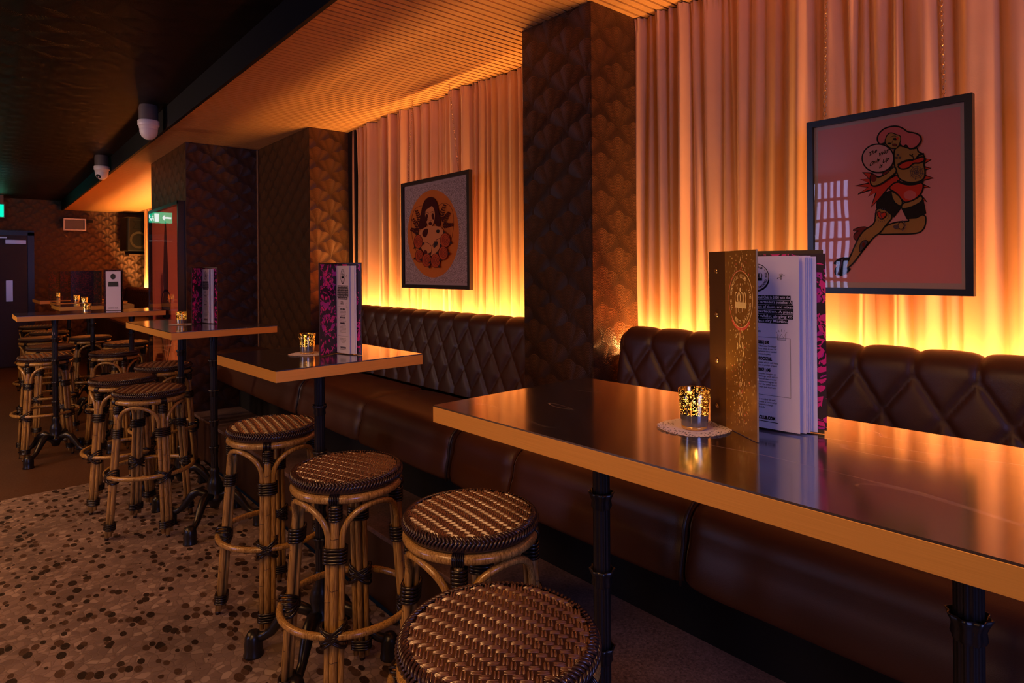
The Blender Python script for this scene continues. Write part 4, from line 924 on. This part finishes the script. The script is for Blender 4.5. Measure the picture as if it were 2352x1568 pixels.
for xx in (.325, .10):
    g = G(); g.box((xx, -.026, 1.10), (.075, .006, .30)); g.build('push_plate', M['steel'], d1)
t = thing('exit_sign', 'green illuminated exit sign hanging from the ceiling over the far door', 'sign', (.06, 11.1, 2.12))
g = G(); g.box((0, 0, .095), (.42, .035, .19)); g.build('housing', simple('sign_housing', (.12, .3, .35), .5), t)
g = G(); g.box((0, -.019, .095), (.40, .004, .17)); g.build('lit_panel', emis('exit_green', (.0, .62, .30), 1.6), t)
g = G(); fe = lambda u, v: (u, -.0215, v)
poly(g, [(-.02, .03), (.05, .03), (.05, .16), (-.02, .16)], fe); poly(g, [(-.17, .08), (-.10, .08), (-.10, .05), (-.05, .095), (-.10, .14), (-.10, .11), (-.17, .11)], fe)
poly(g, ell(.115, .145, .012, .012, 10), fe); stroke(g, [(.11, .13), (.10, .09), (.125, .06), (.11, .03)], .016, fe); stroke(g, [(.10, .09), (.08, .06), (.075, .035)], .014, fe); stroke(g, [(.145, .10), (.11, .125), (.085, .10)], .010, fe)
g.build('symbols', emis('exit_white', (.8, 1, .95), 2.2), t)
g = G(); g.box((0, 0, .25), (.40, .05, .12)); g.build('bracket', simple('brown_bracket', (.20, .10, .07), .5), t)
# speaker
t = thing('loudspeaker', 'black loudspeaker mounted high on the papered far wall', 'speaker', (1.84, YF - .30, 1.68), .25)
g = G(); pr = [(-.15, -.13), (.15, -.13), (.17, -.10), (.15, .16), (-.15, .16), (-.17, -.10)]; vs = [(x * (1 if z < .3 else .94), y, z) for z in (0, .52) for x, y in pr]; n = 6
g.add(vs, [tuple(reversed(range(6))), tuple(range(6, 12))] + [(k, (k + 1) % 6, 6 + (k + 1) % 6, 6 + k) for k in range(6)], 0, False); g.build('cabinet', M['black_gloss'], t, bevel=.012)
g = G(); g.lathe([(.001, .02), (.05, .018), (.10, .006), (.125, 0), (.132, -.004)], 28); g2 = G(); g2.add([(p[0], -.132 + p[2] * .3, p[1] + .17) for p in g.v], g.f); g2.build('woofer_grille', simple('grille', (.03, .02, .012), .45), t)
g = G(); g.grid(lambda u, v: ((u - .5) * (.20 - .10 * math.sin(PI * v)), -.133 + .03 * math.sin(PI * u) * math.sin(PI * v), .34 + v * .14), 8, 8); g.build('horn', M['black'], t)
g = G(); g.box((0, .20, .26), (.06, .09, .10)); g.box((0, .255, .26), (.14, .02, .22)); g.build('wall_bracket', M['black'], t)
g = G(); g.box((1.93, YF - .16, 1.625), (.34, .3, .02)); g.build('wall_shelf', M['strip'], label='thin wooden wall shelf right below the loudspeaker', cat='shelf')
# light box
t = thing('floodlight', 'pale framed rectangular floodlight on a bracket high on the far wall', 'light', (1.085, YF - .16, 1.98))
g = G()
for c, d in (((0, 0, .009), (.28, .06, .018)), ((0, 0, .171), (.28, .06, .018)), ((-.131, 0, .09), (.018, .06, .144)), ((.131, 0, .09), (.018, .06, .144))): g.box(c, d)
g.build('frame', M['white_plastic'], t)
g = G(); g.box((0, .012, .09), (.246, .02, .146)); g.build('lens', simple('lens', (.16, .13, .11), .25), t)
g = G(); g.box((.0, .09, .09), (.06, .14, .06)); g.build('bracket', M['black'], t)
g = G(); g.box((.18, .05, .15), (.10, .05, .04)); g.build('mounting_box', M['black'], t)
# cctv domes
def cctv(x, y, label, face, s=1.0, shroud=.09):
    t = thing('security_camera', label, 'camera', (x, y, ZD))
    g = G(); g.lathe([(.052, 0), (.056, -.02), (.056, -.10)], 28); g.build('mount', simple('grey_mount', (.12, .09, .085), .6), t)
    g = G(); g.lathe([(.060, -.10), (.063, -.104), (.063, -.132), (.060, -.136), (.055, -.140), (.055, -.152), (.052, -.156)], 28); g.build('collar', M['white_plastic'], t)
    g = G(); g.lathe([(.052, -.150), (.053, -.165), (.050, -.185), (.040, -.205), (.022, -.220), (.001, -.224)], 28); g.build('ball', M['white_plastic'], t)
    v = Vector(face).normalized(); c = Vector((0, 0, -.165)) + v * .040; q = v.to_track_quat('Z', 'Y').to_matrix(); L = G(); L.lathe([(.024, 0), (.022, .012), (.015, .016), (.001, .015)], 18)
    g = G(); g.add([q @ Vector(p) + c for p in L.v], L.f); g.build('lens', M['black_gloss'], t); return t
cctv(.845, 4.62, 'white dome security camera under the dark ceiling, nearer and larger one', (-.3, .6, -.55))
cctv(.868, 6.85, 'white security camera with visible lens under the dark ceiling, farther one', (-.55, -.5, -.65))
# windows that are only seen as reflections and give the cool daylight
def window(name, loc, rz, w, h, strength):
    root = bpy.data.objects.new(name, None); COL.objects.link(root); root.location = loc; root.rotation_euler = (0, 0, rz); root['kind'] = 'structure'
    g = G(); g.box((0, 0, h / 2), (w, .01, h)); g.build('window_pane', emis('dusk_sky', (.50, .50, .95), strength), root)
    g = G()
    for k in range(7): g.box((0, -.02, h * k / 6), (w + .06, .03, .035))
    for k in range(int(w / .075) + 1): g.box((-w / 2 + k * .075, -.02, h / 2), (.026, .03, h))
    g.build('window_frame', M['black'], root)
window('window_1', (-3.97, 3.45, .95), PI / 2, 1.15, 1.42, 7)
# price sticker on pole and card wedge under a foot
def sticker(x, y, z, lab, big=True, rz=-.62):
    t = thing('sticker_tag', lab, 'tag', (x, y, z), rz, 'pale stickers on table poles')
    g = G(); g.add([(px, 0, pz) for px, pz in sp([(-.0095, 0), (.0095, 0), (.0095, .027), (-.0095, .027)], True, 1)] + [(px, .0006, pz) for px, pz in sp([(-.0095, 0), (.0095, 0), (.0095, .027), (-.0095, .027)], True, 1)], [tuple(range(8)), tuple(range(15, 7, -1))] + [(k, (k + 1) % 8, 8 + (k + 1) % 8, 8 + k)[::-1] for k in range(8)], 0, False); g.build('card', simple('peach_label', (.70, .45, .34), .5), t)
    if big:
        fs_ = lambda u, v: (u, -.0004, v); g = G()
        put_text(g, 'FLAT', .0072, fs_, 1, .0002, 'CENTER', (0, .0195), .85); put_text(g, 'ROCK', .0068, fs_, 0, .0002, 'CENTER', (0, .0145), .85); poly(g, [(-.006, .0075), (.006, .0075), (.006, .0125), (-.006, .0125)], fs_, 0); poly(g, [(-.004, .008), (.004, .008), (.004, .0105), (-.004, .0105)], lambda u, v: (u, -.0006, v), 2)
        for k in range(3): stroke(g, [(-.0065, .0055 - k * .0016), (.0065, .0055 - k * .0016)], .0005, fs_, 1)
        g.build('label_print', [M['ink'], simple('orange_print', (.45, .14, .03), .5), simple('lime_print', (.4, .4, .03), .5)], t)
    return t
sticker(.953, .866, .945, 'pale orange printed sticker on the left pole of the long table')
sticker(.405, 5.585, .89, 'small white sticker on the pole of the pale edged table', False)
t = thing('folded_card_wedge', 'white and red folded card wedged under a foot of the square table', 'card', (.735, 2.0, 0.0), .9)
g = G(); g.box((0, 0, .005), (.05, .035, .0035)); g.box((0, 0, .0012), (.055, .04, .0022)); g.build('card', simple('white_card', (.6, .5, .5), .6), t)
g = G(); g.box((0, -.0180, .0052), (.03, .0006, .002)); g.build('red_print', simple('red_print', (.5, .03, .03), .6), t)
